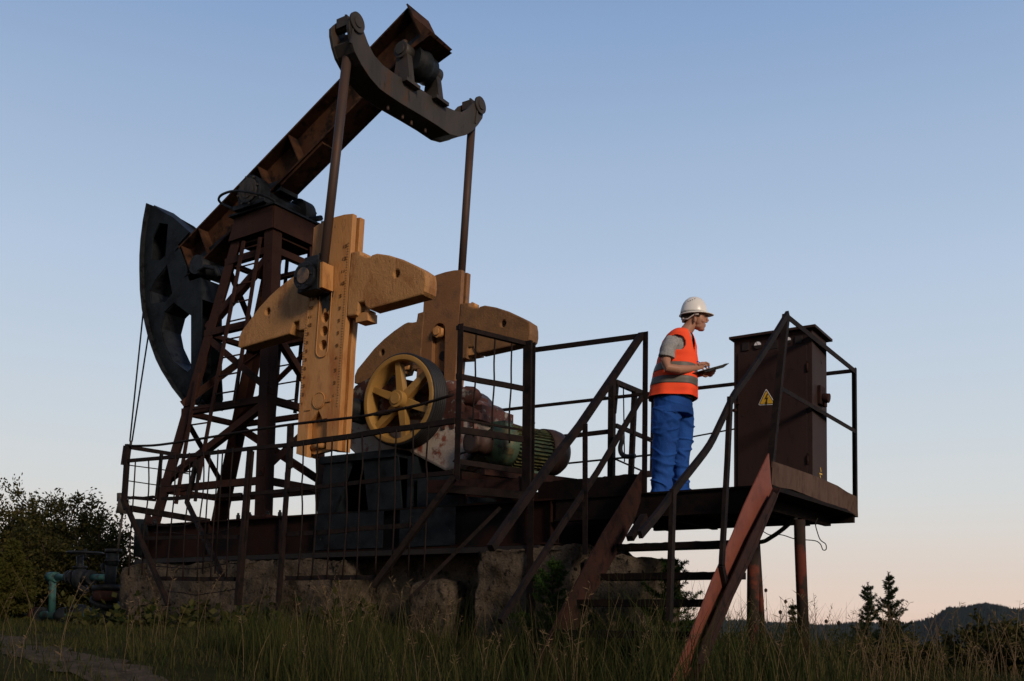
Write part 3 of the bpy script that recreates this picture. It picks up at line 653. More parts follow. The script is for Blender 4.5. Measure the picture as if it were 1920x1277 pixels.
# motor
mb=MB()
def mring(s0,r): c=MP+mdir*s0; return c
def mlathe(mb,prof,n=32,sq=0):
    u=V((0,0,1)); w=mdir.cross(u).normalized(); vs=[]
    for (s0,r) in prof:
        for k in range(n):
            a=2*math.pi*k/n; vs.append(MP+mdir*s0+(w*math.cos(a)+u*math.sin(a))*r)
    m=len(prof); fs=[[i*n+k,i*n+(k+1)%n,(i+1)*n+(k+1)%n,(i+1)*n+k] for i in range(m-1) for k in range(n)]
    mb.add(vs,fs,True); o=len(mb.v)-len(vs); mb.f+=[[o+k for k in range(n)],[o+(m-1)*n+k for k in range(n)]]; mb.sm+=[False,False]
mlathe(mb,[(.10,.08),(.20,.10),(.24,.17),(.30,.215),(.42,.225),(.44,.205),(.90,.205),(.91,.18)])
u=V((0,0,1)); w=mdir.cross(u).normalized()
mb.box((MP.x+mdir.x*.33-.1,MP.y+.28,MP.z+.19),(MP.x+mdir.x*.33+.1,MP.y+.42,MP.z+.25))
mot=part('electric_motor',mb,'green',PJ,bev=.01)
mb=MB()
for k in range(36):
    a=2*math.pi*k/36; d=w*math.cos(a)+u*math.sin(a); p=MP+mdir*.45+d*.20; q3=MP+mdir*.90+d*.20
    mb.bar(p+d*.015,q3+d*.015,.006,.035,upv=d).cut()
parts('cooling_fin',mb,M['fin'],mot)
mb=MB(); mlathe(mb,[(.88,.245),(1.0,.25),(1.08,.235),(1.14,.19),(1.17,.10)]); part('fan_cover',mb,'fan',mot)
mb=MB(); mlathe(mb,[(-.03,.09),(-.028,.125),(.02,.125),(.03,.11),(.10,.11),(.12,.125),(.18,.125),(.19,.06)],28); part('motor_pulley',mb,M['fan'],mot)
mb=MB(); c=MP+mdir*.62; mb.bar(c+w*.12-u*.27,c+w*.12-u*.27+mdir*.001+V((0,.3,0)),.12,.06); mb.bar(MP+mdir*.35-w*.15-u*.25,MP+mdir*.9-w*.15-u*.25,.09,.05)
mb.tube([MP+mdir*.75+u*.2,MP+mdir*.75+u*.29],.02,8); mb.tube([MP+mdir*.75+u*.29-w*.03,MP+mdir*.75+u*.29+w*.03],.03,8)
part('motor_foot',mb,M['green'],mot)
mb=MB()
a0,a1=MP+mdir*.1-w*.2-u*.31,MP+mdir*1.15-w*.2-u*.31
for o_ in (-.2,.2): mb.bar(MP+mdir*.0+w*o_-u*.32,MP+mdir*1.2+w*o_-u*.32,.06,.08)
mb.bar(V((-6.3,8.0,1.40)),V((-5.15,8.0,1.34)),.05,.13); mb.bar(V((-6.3,8.9,1.40)),V((-5.0,8.9,1.30)),.05,.13)
for x in (-5.95,-5.3): mb.box((x-.03,8.1,1.215),(x+.03,8.16,1.42)); mb.box((x-.03,9.2,1.215),(x+.03,9.26,1.42))
mb.prism([(-6.3,8.2,1.40),(-5.3,8.2,1.30),(-5.5,8.2,1.25),(-6.25,8.2,1.34)],(0,.02,0))
part('motor_base',mb,'brn',PJ)
mb=MB(); mb.tube(smoothp([oy(850,866,8.2),oy(862,852,8.2),oy(880,846,8.2),oy(905,840,8.3)]),.012,6); mb.tube(smoothp([oy(876,872,8.3),oy(880,862,8.3),oy(890,846,8.3)]),.03,8); part('motor_cable',mb,'blk',PJ)
# ================================================================== CONCRETE BASE
def rock(mb,a,b,res=.045,amp=.05,seed=0):
    nx,ny,nz_=[max(2,int((b[i]-a[i])/res)) for i in range(3)]
    bm_=bmesh.new(); idx={}
    def P(i,j,k):
        if (i,j,k) in idx: return idx[(i,j,k)]
        p=V((a[0]+(b[0]-a[0])*i/nx,a[1]+(b[1]-a[1])*j/ny,a[2]+(b[2]-a[2])*k/nz_)); c=(V(a)+V(b))/2; q=p+V((seed,seed*.7,0))
        n=V((noise.noise(q*2.1),noise.noise(q*2.1+V((9,0,0))),noise.noise(q*2.1+V((0,9,0)))))*amp+V((noise.noise(q*8),noise.noise(q*8+V((5,0,0))),noise.noise(q*8+V((0,5,0)))))*amp*.55+V((noise.noise(q*19),noise.noise(q*19+V((5,0,0))),noise.noise(q*19+V((0,5,0)))))*amp*.35
        # knock the corners off
        e=[abs(p[m]-c[m])/((b[m]-a[m])/2) for m in range(3)]
        for m in (0,2):
            if e[m]>.93 and max(e[(m+1)%3],e[(m+2)%3])>.93: p[m]+= (c[m]-p[m])*.0+(-.035 if p[m]>c[m] else .035)
        idx[(i,j,k)]=len(mb.v)+len(new); new.append(p+n); return idx[(i,j,k)]
    new=[];fs=[]
    for k in (0,nz_):
        for i in range(nx):
            for j in range(ny): fs.append([P(i,j,k),P(i+1,j,k),P(i+1,j+1,k),P(i,j+1,k)])
    for j in (0,ny):
        for i in range(nx):
            for k in range(nz_): fs.append([P(i,j,k),P(i+1,j,k),P(i+1,j,k+1),P(i,j,k+1)])
    for i in (0,nx):
        for j in range(ny):
            for k in range(nz_): fs.append([P(i,j,k),P(i,j+1,k),P(i,j+1,k+1),P(i,j,k+1)])
    mb.v+=[tuple(p) for p in new]; mb.f+=fs; mb.sm+=[True]*len(fs); return mb
CF=thing('concrete_foundation',(-7.6,8.7,-.2),'crumbling pale concrete blocks under the rusty skid of the pump jack','foundation')
part('foundation_block',rock(MB(),(-11.35,8.02,-.4),(-7.45,9.45,.71),.045,.06,1),'conc',CF)
part('foundation_block',rock(MB(),(-7.5,8.45,-.4),(-5.75,9.4,.74),.045,.05,2),'conc',CF)
part('foundation_block',rock(MB(),(-6.55,8.05,-.4),(-6.1,8.45,.45),.045,.06,5),'conc',CF)
part('foundation_block',rock(MB(),(-5.75,8.06,-.4),(-4.62,9.4,.76),.05,.05,3),'conc',CF)
part('foundation_block',rock(MB(),(-4.60,8.16,-.4),(-4.05,9.3,.66),.05,.05,4),'conc',CF)
mb=MB(); mb.box((-11.1,8.06,.715),(-5.0,8.26,.77)); mb.box((-11.1,9.18,.72),(-5.0,9.36,.77)); part('grout_strip',mb,'cabdk',CF)
# ================================================================== GUARD RAILING
FY=7.19
GR=thing('guard_railing',(-7.6,FY,.05),'long dark rusty guard railing with thin vertical bars along the cranks and motor','railing')
fx=lambda a,b:oy(a,b,FY)
mb=MB()
def J(p,a=.006): return V(p)+V((random.uniform(-a,a),random.uniform(-a,a),random.uniform(-a,a)))
def rl(p0,p1,w=.03,h=.04,n=5,w2=.008):
    pts=[V(p0).lerp(V(p1),i/n)+ (V((0,random.uniform(-w2,w2),random.uniform(-w2,w2))) if 0<i<n else V()) for i in range(n+1)]
    for a,b in zip(pts,pts[1:]): mb.bar(a,b,w,h)
    mb.cut()
rl((-10.1,FY,1.84),(-7.44,FY,1.80)); rl((-7.44,FY,1.80),(-5.37,FY,1.84),.035,.05); rl((-10.05,FY,1.40),(-9.60,FY,1.39),.025,.03); rl((-9.45,FY,1.36),(-8.15,FY,1.33)); rl((-8.1,FY,1.33),(-5.37,FY,1.37),.03,.04)
rl((-9.9,FY,.93),(-8.15,FY,.88),.03,.04); rl((-7.45,FY,.885),(-5.85,FY,.91),.03,.045); rl((-9.5,FY,.46),(-8.2,FY,.44),.03,.045); rl((-7.45,FY,.44),(-6.2,FY,.43),.03,.045)
C1=V((-5.36,7.19,2.71)); C2=V((-5.13,7.99,2.71)); 
def sec(z,t): p=C1.lerp(C2,t); return V((p.x,p.y,z))
rl(sec(2.70,0),sec(2.71,1),.05,.04,2,0); rl(sec(2.25,0),sec(2.27,1),.03,.05,3,.004); rl(sec(1.86,0),sec(1.87,1),.02,.02,3,.004); rl(sec(1.76,0),sec(1.78,1),.03,.06,3,.003); rl(sec(1.47,0),sec(1.47,1),.02,.05,3,.003)
parts('rail',mb,'rail',GR)
mb=MB()
mb.angle(C1+V((0,0,.02)),V((-5.37,7.19,1.30)),.06,.008,(1,0,0),(0,1,0)).cut()
mb.angle(C2+V((0,.05,.02)),V((-5.11,8.03,-.35)),.07,.01,(1,0,0),(0,1,0)); mb.bar(C2+V((.03,-.02,.02)),V((-5.09,7.97,1.25)),.03,.09,(1,0,0)); mb.cut()
mb.bar(fx(545,795),fx(542,878),.05,.05); mb.bar(fx(541,872),oy(521,1145,7.15),.035,.045); mb.bar(fx(538,886),oy(529,1000,7.2)+V((0,.03,0)),.03,.03); mb.cut()
mb.bar(fx(469,842),oy(444,1135,7.12),.045,.045); mb.bar(fx(474,846),oy(450,1135,7.16),.02,.03); mb.cut()
mb.bar(fx(240,833),fx(233,938),.05,.05); mb.bar(fx(236,836),fx(231,872),.03,.05); mb.bar(fx(232,935),fx(238,955),.06,.05); mb.cut()
mb.bar(fx(303,850),fx(293,937),.03,.03).cut()
ps=[ox(a,b,-10.1) for a,b in ((368,862),(361,900),(351,938))]
for a,b in zip(ps,ps[1:]): mb.bar(a,b,.04,.05)
mb.cut(); mb.bar(ox(375,860,-9.9),ox(366,940,-9.9),.03,.03); mb.cut()
parts('post',mb,'rail',GR)
mb=MB()
mb.bar(fx(236,945),oy(316,1135,7.1),.05,.04).cut(); mb.bar(ox(350,940,-10.0),oy(417,1080,7.3),.05,.04).cut()
mb.bar(V((-5.37,7.2,1.33)),oy(700,1100,7.0),.06,.05).cut(); mb.bar(oy(938,952,7.95),oy(770,1120,7.4),.035,.035).cut()
mb.bar(oy(835,916,7.6),oy(992,930,7.97),.04,.075).cut(); mb.bar(oy(978,895,8.1),oy(955,928,8.1),.04,.04).cut()
mb.bar(ox(243,953,-10.15),ox(392,978,-10.15),.05,.07).cut()
parts('strut',mb,'rail',GR)
mb=MB()
tp0=fx(240,838)
def rr(p0,p1,w,h): mb.bar(p0,p1,w,h).cut()
rr(tp0,ox(352,856,-10.1),.03,.045); mb.tube([fx(239,872),ox(300,880,-10.1),ox(356,889,-10.1)],.007,5).cut(); mb.tube([fx(236,901),ox(290,909,-10.1),ox(345,915,-10.1)],.007,5).cut(); rr(fx(233,932),ox(292,938,-10.1),.02,.03)
parts('return_rail',mb,'rail',GR)
mb=MB()
for a in (571.7,597.5,625.7,654.6,681,715.7,745.5,776.8,805.7):
    x=fx(a,830).x; pts=[(x,FY-.02,1.82),(x+random.uniform(-.02,.02),FY-.02,1.5),(x-.005,FY-.02,1.35),(x+random.uniform(-.02,.02),FY-.02,1.05),(x-.02,FY-.02,.43)]
    mb.tube(smoothp([V(p) for p in pts],3),.0085,6).cut()
for i in range(8):
    x=-9.93+i*.235; b=.44 if i>1 else .5; pts=[(x,FY-.02,1.84),(x+random.uniform(-.03,.03),FY-.02,1.45),(x-.03,FY-.02,1.0),(x-.04+random.uniform(-.03,.03),FY-.02,b)]
    mb.tube(smoothp([V(p) for p in pts],3),.008,6).cut()
for a in (397.7,421.2,):
    x=fx(a,860).x; mb.tube([(x,FY-.03,1.82),(x-.02,FY-.03,1.3),(x-.05,FY-.03,.5)],.008,6).cut()
for t in (.26,.53,.78):
    pts=[sec(2.69,t),sec(2.45,t+random.uniform(-.01,.02)),sec(2.25,t-.0),sec(2.0,t-.02),sec(1.72,t-.01)]; mb.tube(smoothp(pts,3),.009,6).cut()
parts('bar',mb,'rail',GR)
mb=MB()
cb_=[fx(*q) for q in ((240,836),(262,836),(300,834),(380,822),(462,808.5),(545,796),(620,789),(680,782),(712,776),(745,768.5),(790,758),(850,740))]
cb_[6:9]=[p+V((0,-.03,0)) for p in cb_[6:9]]
mb.tube(smoothp(cb_,4),.014,7); mb.tube([fx(704,778)+V((0,-.03,0)),fx(716,776)+V((0,-.02,0)),fx(728,773),fx(738,770)],[.015,.028,.024,.016],8)
part('rope_rail',mb,'rail',GR)
# crumpled wire mesh remnants on the left bay
mb=MB()
for (z,sag,a,b) in ((1.10,.04,-9.7,-8.7),(.99,.05,-9.6,-8.2),(.62,.06,-9.55,-8.25),(.33,.05,-9.3,-8.2)):
    mb.tube(smoothp([V((a+(b-a)*i/5,FY+.02+.02*random.random(),z-sag*math.sin(math.pi*i/5)+random.uniform(-.02,.02))) for i in range(6)],3),.006,5).cut()
parts('mesh_wire',mb,'rail',GR)
# ================================================================== METAL PLATFORM
PL=thing('metal_platform',(-3.7,9.2,-.4),'raised dark steel platform on pipe legs where the worker and cabinet stand','platform')
DZ=1.205
A_=V((-2.745,8.06,0)); B_=V((-2.615,10.34,0))
mb=MB(); mb.prism([V((-4.80,8.12,1.165)),V((A_.x,8.12,1.165)),V((B_.x,10.32,1.165)),V((-4.80,10.32,1.165))],(0,0,DZ-1.165)); part('deck',mb,'plat',PL)
mb=MB(); mb.box((-4.84,8.075,DZ-.015),(-2.76,8.16,DZ+.002)); mb.box((-4.84,8.10,1.005),(-2.76,8.112,DZ-.015)); mb.box((-4.84,8.06,.985),(-2.76,8.15,1.005)); mb.cut()
mb.box((-4.84,10.24,1.09),(-2.64,10.30,1.164)); mb.cut()
mb.prism([V((-3.04,8.17,1.06)),V((-2.98,8.17,1.06)),V((-2.86,10.23,1.06)),V((-2.92,10.23,1.06))],(0,0,.104)); mb.cut()
for x in (-4.6,-4.1,-3.6,-3.1): mb.box((x-.03,8.17,1.07),(x+.03,10.23,1.164)); mb.cut()
parts('floor_beam',mb,'plat',PL)
mb=MB()
nt_=(B_-A_).cross(V((0,0,1))); 
def pt_(a,b): return op(a,b,nt_,A_)
topl=[(1449,865),(1475,873.5),(1505,884),(1530,893),(1551,902),(1570,911),(1586,923),(1602,932)]
botl=[(1447,908),(1462,914),(1485,917.5),(1512,928),(1545,941),(1568,948),(1590,958),(1609,970)]
n=len(topl)
T=[pt_(*p) for p in topl]; Bt=[pt_(*p) for p in botl]
for i in range(n):
    k=max(0,(i-4)/3)**1.5*.03; T[i]+=V((k,0,0))
off=V((-.012,0,0)); vs=T+Bt+[p+off for p in T]+[p+off for p in Bt]
fs=[]
for i in range(n-1): fs+=[[i,i+1,n+i+1,n+i],[2*n+i,3*n+i,3*n+i+1,2*n+i+1],[i,2*n+i,2*n+i+1,i+1],[n+i,n+i+1,3*n+i+1,3*n+i]]
fs+=[[0,n,3*n,2*n],[n-1,3*n-1,4*n-1,2*n-1]]
mb.add(vs,fs); part('toe_plate',mb,'toe',PL)
# ragged toe plate on the near side between the posts
mb=MB(); m_=40; vs=[]
for i in range(m_+1):
    x=-5.08+(1.12)*i/m_; zt_=1.385+.012*(i/m_)+.008*noise.noise(V((x*9,0,0)))+.008*noise.noise(V((x*30,3,0))); zb_=DZ+.012+.006*noise.noise(V((x*14,7,0)))
    vs+= [(x,8.16,zb_),(x,8.16,zt_),(x,8.175,zb_),(x,8.175,zt_)]
fs=[]
for i in range(m_): a=4*i;b=a+4; fs+=[[a,b,b+1,a+1],[a+2,a+3,b+3,b+2],[a+1,b+1,b+3,a+3],[a,a+2,b+2,b]]
fs+=[[0,1,3,2],[4*m_,4*m_+2,4*m_+3,4*m_+1]]
mb.add(vs,fs); part('toe_plate',mb,'plat',PL)
mb=MB()
mb.tube([oy(1499,975,9.25),oy(1500,1020,9.25),oy(1509,1250,9.2)],.052,16).cut(); mb.tube([oy(1413,980,9.95),oy(1411,1235,9.95)],.062,16).cut(); mb.tube([oy(1418,985,10.1),oy(1432,1215,10.1)],.03,10).cut()
parts('support_pipe',mb,mat('mottled_red_black_pipe',(.022,.018,.017),(.035,.024,.02),3,.8,spots=[((.11,.032,.022),2.6,.50,.58),((.12,.09,.075),18,.66,.75)],bump=.2,spec=.1),PL)
mb=MB()
NP_=V((-3.94,8.08,0))
mb.angle(V((-5.12,8.06,2.69)),V((-3.94,8.06,2.66)),.05,.008,(0,1,0),(0,0,-1)).cut()
mb.bar(V((-7.0,10.3,2.70)),V((-2.63,10.34,2.66)),.03,.035).cut(); mb.bar(V((-6.9,10.3,2.27)),V((-5.42,10.3,2.285)),.04,.05).cut(); mb.bar(V((-6.9,10.3,1.94)),V((-4.89,10.3,1.965)),.02,.02).cut()
mb.tube([V((-5.0,10.3,2.15)),V((-4.4,10.31,2.13)),V((-3.9,10.3,2.17))],.009,5).cut(); 
far=V((-2.62,10.34,0)); near=ox(1478,589,-2.745)
mb.angle(near,V((-2.62,10.34,2.665)),.05,.008,(-1,0,0),(0,0,-1)).cut(); mb.angle(ox(1466,724,-2.745),V((-2.62,10.34,2.04)),.04,.007,(-1,0,0),(0,0,-1)).cut()
parts('rail',mb,'rail',PL)
mb=MB()
mb.angle(V((-3.93,8.07,2.67)),V((-3.93,8.07,1.2)),.05,.008,(1,0,0),(0,1,0)); mb.cut()
mb.angle(near+V((.0,0,.01)),ox(1445,905,-2.745),.055,.009,(-1,0,0),(0,1,0)); mb.cut()
mb.angle(V((-2.62,10.34,2.68)),V((-2.62,10.34,1.15)),.05,.008,(-1,0,0),(0,-1,0)); mb.cut()
mb.box((-5.44,10.26,1.15),(-5.37,10.33,2.88)); mb.cut()
parts('post',mb,'rail',PL)
# gangway rails leading away behind the platform
e1=ox(1227,747,-5.38)
mb=MB(); mb.bar(V((-5.38,10.33,2.87)),e1,.05,.06).cut(); mb.bar(ox(1155,798,-5.38),ox(1225,827,-5.38),.03,.05).cut(); mb.tube([ox(1154,861,-5.38),ox(1220,890,-5.38)],.012,6).cut()
mb.bar(ox(1203,890,-5.38),ox(1226,888,-5.3),.05,.08).cut()
parts('gangway_rail',mb,'rail',PL)
mb=MB(); mb.bar(ox(1225,748,-5.38),ox(1222,892,-5.38),.04,.04).cut(); mb.bar(ox(1190,733,-5.38),ox(1183,892,-5.38),.06,.05).cut(); mb.tube([ox(1169,728,-5.38),ox(1171,866,-5.38)],.008,5).cut(); mb.tube([ox(1207,742,-5.38),ox(1206,886,-5.38)],.008,5).cut()
mb.bar(ox(1157,722,-5.38),ox(1152,775,-5.38),.04,.03).cut()
parts('gangway_post',mb,'rail',PL)
mb=MB(); mb.tube(smoothp([oy(1160,809,10.2),oy(1166,813,10.2),oy(1167,824,10.2),oy(1163,838,10.2),oy(1165,850,10.2),oy(1174,856,10.2),oy(1191,855,10.2)],5),.028,10); tag(part('rubber_hose',mb,'blk',loc=(-5.2,10.2,2)),'thick black rubber hose hooked in an S bend behind the platform','hose')
mb=MB(); mb.tube(smoothp([oy(1143,722,10.2),oy(1136,728,10.2),oy(1133.5,737,10.2),oy(1137,745,10.2),oy(1144,746,10.2)],5),.006,5); tag(part('wire_loop',mb,'blk',loc=(-5.3,10.2,2.8)),'thin black wire loop hanging from the square post behind the platform','wire')
# under-platform cables
mb=MB(); mb.tube(smoothp([oy(1398,1015,9.7),oy(1428,1016,9.6),oy(1445,1008,9.5),oy(1468,992,9.4),oy(1492,970,9.3)],5),.022,8); tag(part('black_conduit',mb,'blk',loc=(-3,9.5,1)),'thick black cable curving up beneath the platform to a pipe leg','cable')
mb=MB(); mb.tube(smoothp([oy(1533,972,9.3),oy(1529,982,9.3),oy(1532,996,9.3),oy(1538,1012,9.3),oy(1548,1020,9.3),oy(1549,1030,9.3),oy(1543,1031,9.3),oy(1538,1020,9.3),oy(1528,1014,9.3),oy(1505,1012,9.3),oy(1488,1010,9.32),oy(1470,1004,9.35),oy(1455,1002,9.4),oy(1443,1003,9.4),oy(1430,996,9.4)],4),.005,5)
tag(part('dangling_wire',mb,'blk',loc=(-2.6,9.3,1)),'thin black wire dangling in a loop below the right end of the platform','wire')
mb=MB(); mb.tube(smoothp([oy(1430,986,9.4),oy(1445,984,9.4),oy(1462,982,9.4),oy(1480,978,9.4)],4),.004,5); mb.tube(smoothp([oy(1325,975,9.6),oy(1340,980,9.6),oy(1350,977,9.6)],4),.006,5); part('sagging_wire',mb,'blk',loc=(-3,9.4,1)); tag(bpy.data.objects['sagging_wire'],'thin wire sagging just under the platform edge beside the thick cable','wire')
# ================================================================== STAIRS
ST=thing('metal_staircase',(-3.3,6.5,-.35),'steel staircase with red channel stringer rising from the grass to the platform','stairs')
XL,XR=-3.93,-2.74
def stringer(X,pts,m,nm,w2=.045):
    P=[ox(a,b,X) for a,b in pts]; mb=MB().prism([p for p in P],(-.012,0,0)); return mb
rp_=[(1442,850),(1446,905),(1449,917),(1420,975),(1385,1055),(1338,1150),(1300,1245),(1268,1320),(1240,1320),(1292,1200),(1335,1090),(1375,1000),(1395,950),(1418,900)]
mb=stringer(XR,rp_,'red','r'); sr=part('stringer',mb,'red',ST,label='faded red right-hand stringer',bev=.002)
# lower channel flange beside the red web
lo=[(1449,917),(1420,975),(1385,1055),(1338,1150),(1300,1245),(1268,1320)]; mb=MB()
P=[ox(a,b,XR) for a,b in lo]
for a,b in zip(P,P[1:]):
    mb.bar(a+V((.03,0,0)),b+V((.03,0,0)),.075,.014,upv=(0,0,1))
part('stringer_flange',mb,'brn',sr)
lo2=[(1459,930),(1445,965),(1418,1030),(1375,1120),(1336,1215),(1325,1245)]; lo1=[(1449,917),(1435,945),(1408,1000),(1360,1105),(1318,1200),(1300,1245)]
P1=[ox(a,b,XR+.065) for a,b in lo2]; P0=[ox(a,b,XR+.065) for a,b in [(1449+2,922),(1437,948),(1408,1005),(1362,1105),(1320,1200),(1306,1245)]]
mb=MB()
for i in range(5): mb.prism([P0[i],P1[i],P1[i+1],P0[i+1]],(-.01,0,0))
part('stringer_web',mb,'brn',sr)
lp=[(1203,882),(1206,895),(1201,940),(1190,975),(1150,1050),(1105,1130),(1068,1215),(1045,1265),(995,1265),(1050,1150),(1090,1075),(1130,1000),(1165,945)]
mb=MB().prism([ox(a,b,XL) for a,b in lp],(-.012,0,0)); part('stringer',mb,'brn',ST,label='dark brown left-hand stringer')
# treads: level channels between the stringers
for k,(a,b) in enumerate(((1180,1023),(1150,1078),(1107,1126),(1062,1182))):
    p=ox(a-14,b,XL); mb=MB(); z=p.z; y=p.y
    w=.20; m_=26; vs=[]
    for i in range(m_+1):
        x=XL+.002+(XR-XL-.016)*i/m_; zz_=z+.006*noise.noise(V((x*16,k*5,0)))
        vs+=[(x,y-w/2,z-.048),(x,y-w/2,zz_+.006),(x,y+w/2,z-.048),(x,y+w/2,zz_+.006)]
    fs=[]
    for i in range(m_): a_=4*i;b_=a_+4; fs+=[[a_,b_,b_+1,a_+1],[a_+2,a_+3,b_+3,b_+2],[a_+1,b_+1,b_+3,a_+3],[a_,a_+2,b_+2,b_]]
    fs+=[[0,1,3,2],[4*m_,4*m_+2,4*m_+3,4*m_+1]]; mb.add(vs,fs)
    part('tread',mb,'plat',ST)
mb=MB()
hl=[(1203,628),(1150,706),(1086,800),(1030,872),(975,950),(920,1028)]; P=[ox(a,b,XL-.02) for a,b in hl]
for a,b in zip(P,P[1:]): mb.bar(a,b,.05,.055)
mb.cut()
hr=[(1477,588),(1440,648),(1402,705),(1378,738),(1368,757),(1350,795),(1330,835),(1300,875),(1268,915),(1240,955),(1200,1003)]; P=[ox(a,b,XR+.01) for a,b in hr]
P=smoothp(P,3)
for a,b in zip(P,P[1:]): mb.bar(a,b,.028,.05)
mb.cut(); parts('handrail',mb,'rail',ST)
mb=MB(); P=[ox(a,b,XL) for a,b in ((1203,745),(1120,885),(1060,975),(938,1165))]
for a,b in zip(P,P[1:]): mb.bar(a,b,.03,.045)
part('mid_rail',mb,'rail',ST)
mb=MB(); mb.angle(ox(1092,795,XL),ox(1092,1040,XL),.045,.008,(1,0,0),(0,1,0)).cut()
P=[ox(a,b,XR+.02) for a,b in ((1369,745),(1364,860),(1357,990),(1353,1060),(1361,1100))]
for a,b in zip(P,P[1:]): mb.bar(a,b,.03,.05)
mb.cut(); mb.bar(ox(1262,918,XR+.02),ox(1255,1165,XR+.02),.03,.05); mb.cut(); mb.bar(ox(1208,968,-3.7),ox(1181,1010,-3.7),.06,.05).cut()
parts('handrail_post',mb,'rail',ST)
# ================================================================== CABINET
CYf=9.15; CX0=oy(1376,700,CYf).x; CX1=oy(1523,700,CYf).x; CYb=ox(1550,700,CX1).y; CZ0=1.255; CZ1=oy(1522,617,CYf).z
CB=thing('electrical_cabinet',(-3.1,9.35,DZ),'tall brown steel electrical cabinet with a yellow lightning warning triangle on the platform','cabinet')
mb=MB(); mb.box((CX0,CYf,CZ0),(CX1,CYb,CZ1)); mb.box((CX0+.02,CYf+.02,DZ),(CX1-.02,CYb-.02,CZ0)); part('body',mb,'cab',CB,bev=.004)
fc=lambda a,b:oy(a,b,CYf)
mb=MB(); mb.box((CX0-.03,CYf-.055,CZ1+.002),(CX1+.045,CYb+.05,CZ1+.025)); mb.prism([(CX0-.03,CYf-.055,CZ1+.025),(CX0-.03,CYb+.05,CZ1+.025),(CX0+.18,(CYf+CYb)/2,CZ1+.06)],(.001,0,0))
x0,x1,ym=CX0-.03,CX1+.045,(CYf+CYb)/2
mb.add([(x0,CYf-.055,CZ1+.026),(x1,CYf-.055,CZ1+.026),(x1,CYb+.05,CZ1+.026),(x0,CYb+.05,CZ1+.026),(x0+.25,ym,CZ1+.05),(x1-.22,ym,CZ1+.05)],[[0,1,5,4],[2,3,4,5],[1,2,5],[3,0,4]])
part('roof',mb,'cab',CB,bev=.003)
zs=fc(1500,649).z; xl=fc(1384,700).x; xr_=fc(1513.5,700).x; zb_=CZ0+.03
mb=MB(); mb.box((xl,CYf-.010,zb_),(xr_,CYf-.0015,zs)); door=part('door',mb,'cab',CB,bev=.002)
mb=MB()
for (a,b,c,d) in ((xl-.008,zb_-.008,xl-.001,zs+.008),(xr_+.001,zb_-.008,xr_+.008,zs+.008),(xl-.008,zs+.001,xr_+.008,zs+.008)): mb.box((a,CYf-.003,b),(c,CYf-.001,d))
part('door_gap',mb,'cabdk',CB)
for (a,b) in ((1513,690),(1513,863)):
    p=fc(a,b); mb=MB(); mb.tube([(xr_+.004,CYf-.014,p.z-.04),(xr_+.004,CYf-.014,p.z+.04)],.011,8); mb.prism([(xr_-.01,CYf-.013,p.z+.04),(xr_+.018,CYf-.013,p.z+.04),(xr_+.004,CYf-.013,p.z+.07)],(0,.004,0)); part('hinge',mb,'brn',door)
p=fc(1380,765); mb=MB(); mb.tube([(p.x,CYf-.03,p.z+.05),(p.x,CYf-.03,p.z-.01)],.007,6); mb.blob((p.x,CYf-.035,p.z-.03),(.025,.015,.02),2); mb.box((p.x-.01,CYf-.03,p.z+.03),(p.x+.04,CYf-.0105,p.z+.045)); part('latch',mb,'brn',door)
for (a,b) in ((1394.5,709.5),(1410,0),(1488,692),(1394,780)):
    if b: p=fc(a,b); mb=MB(); mb.disc((p.x,CYf-.011,p.z),(0,1,0),.009,.006,10); part('screw_hole',mb,'cabdk',door)
# warning sign
tri=[(1437.5,731),(1424,759.3),(1454,758)]
def shr(T,k): c=(sum(a for a,b in T)/3,sum(b for a,b in T)/3); return [(c[0]+(a-c[0])*k,c[1]+(b-c[1])*k) for a,b in T]
T3=[(p.x,p.z) for p in [fc(*q) for q in tri]]
def trisheet(T,y,t): return MB().prism([(a,y,b) for a,b in T],(0,t,0))
def rtri(T,k,rd=.012):
    T=shr(T,k); out=[]
    for i in range(3):
        a,b,c=V((*T[i-1],0)),V((*T[i],0)),V((*T[(i+1)%3],0)); u1=(a-b).normalized(); u2=(c-b).normalized()
        for s_ in range(5):
            t=s_/4; q=(b+u1*rd)*(1-t)**2+b*2*t*(1-t)+(b+u2*rd)*t*t; out.append((q.x,q.y))
    return out
sg=part('warning_sign',trisheet(rtri(T3,1.12,.02),CYf-.013,.0025),'sigw',CB)
part('sign_border',trisheet(rtri(T3,1.0,.014),CYf-.0145,.0015),'sigk',sg); part('sign_face',trisheet(rtri(T3,.86,.010),CYf-.016,.0015),'sigy',sg)
cx_=sum(a for a,b in T3)/3; cz_=sum(b for a,b in T3)/3
bolt_=[(.006,.055),(-.022,.0),(-.004,.006),(-.010,-.030),(-.018,-.026),(-.002,-.058),(.010,-.024),(.002,-.028),(.016,.020),(-.002,.014),(.016,.052)]
mb=MB().prism([(cx_+a,CYf-.0175,cz_+b-.0) for a,b in bolt_],(0,.0015,0)); part('lightning_mark',mb,'sigk',sg)
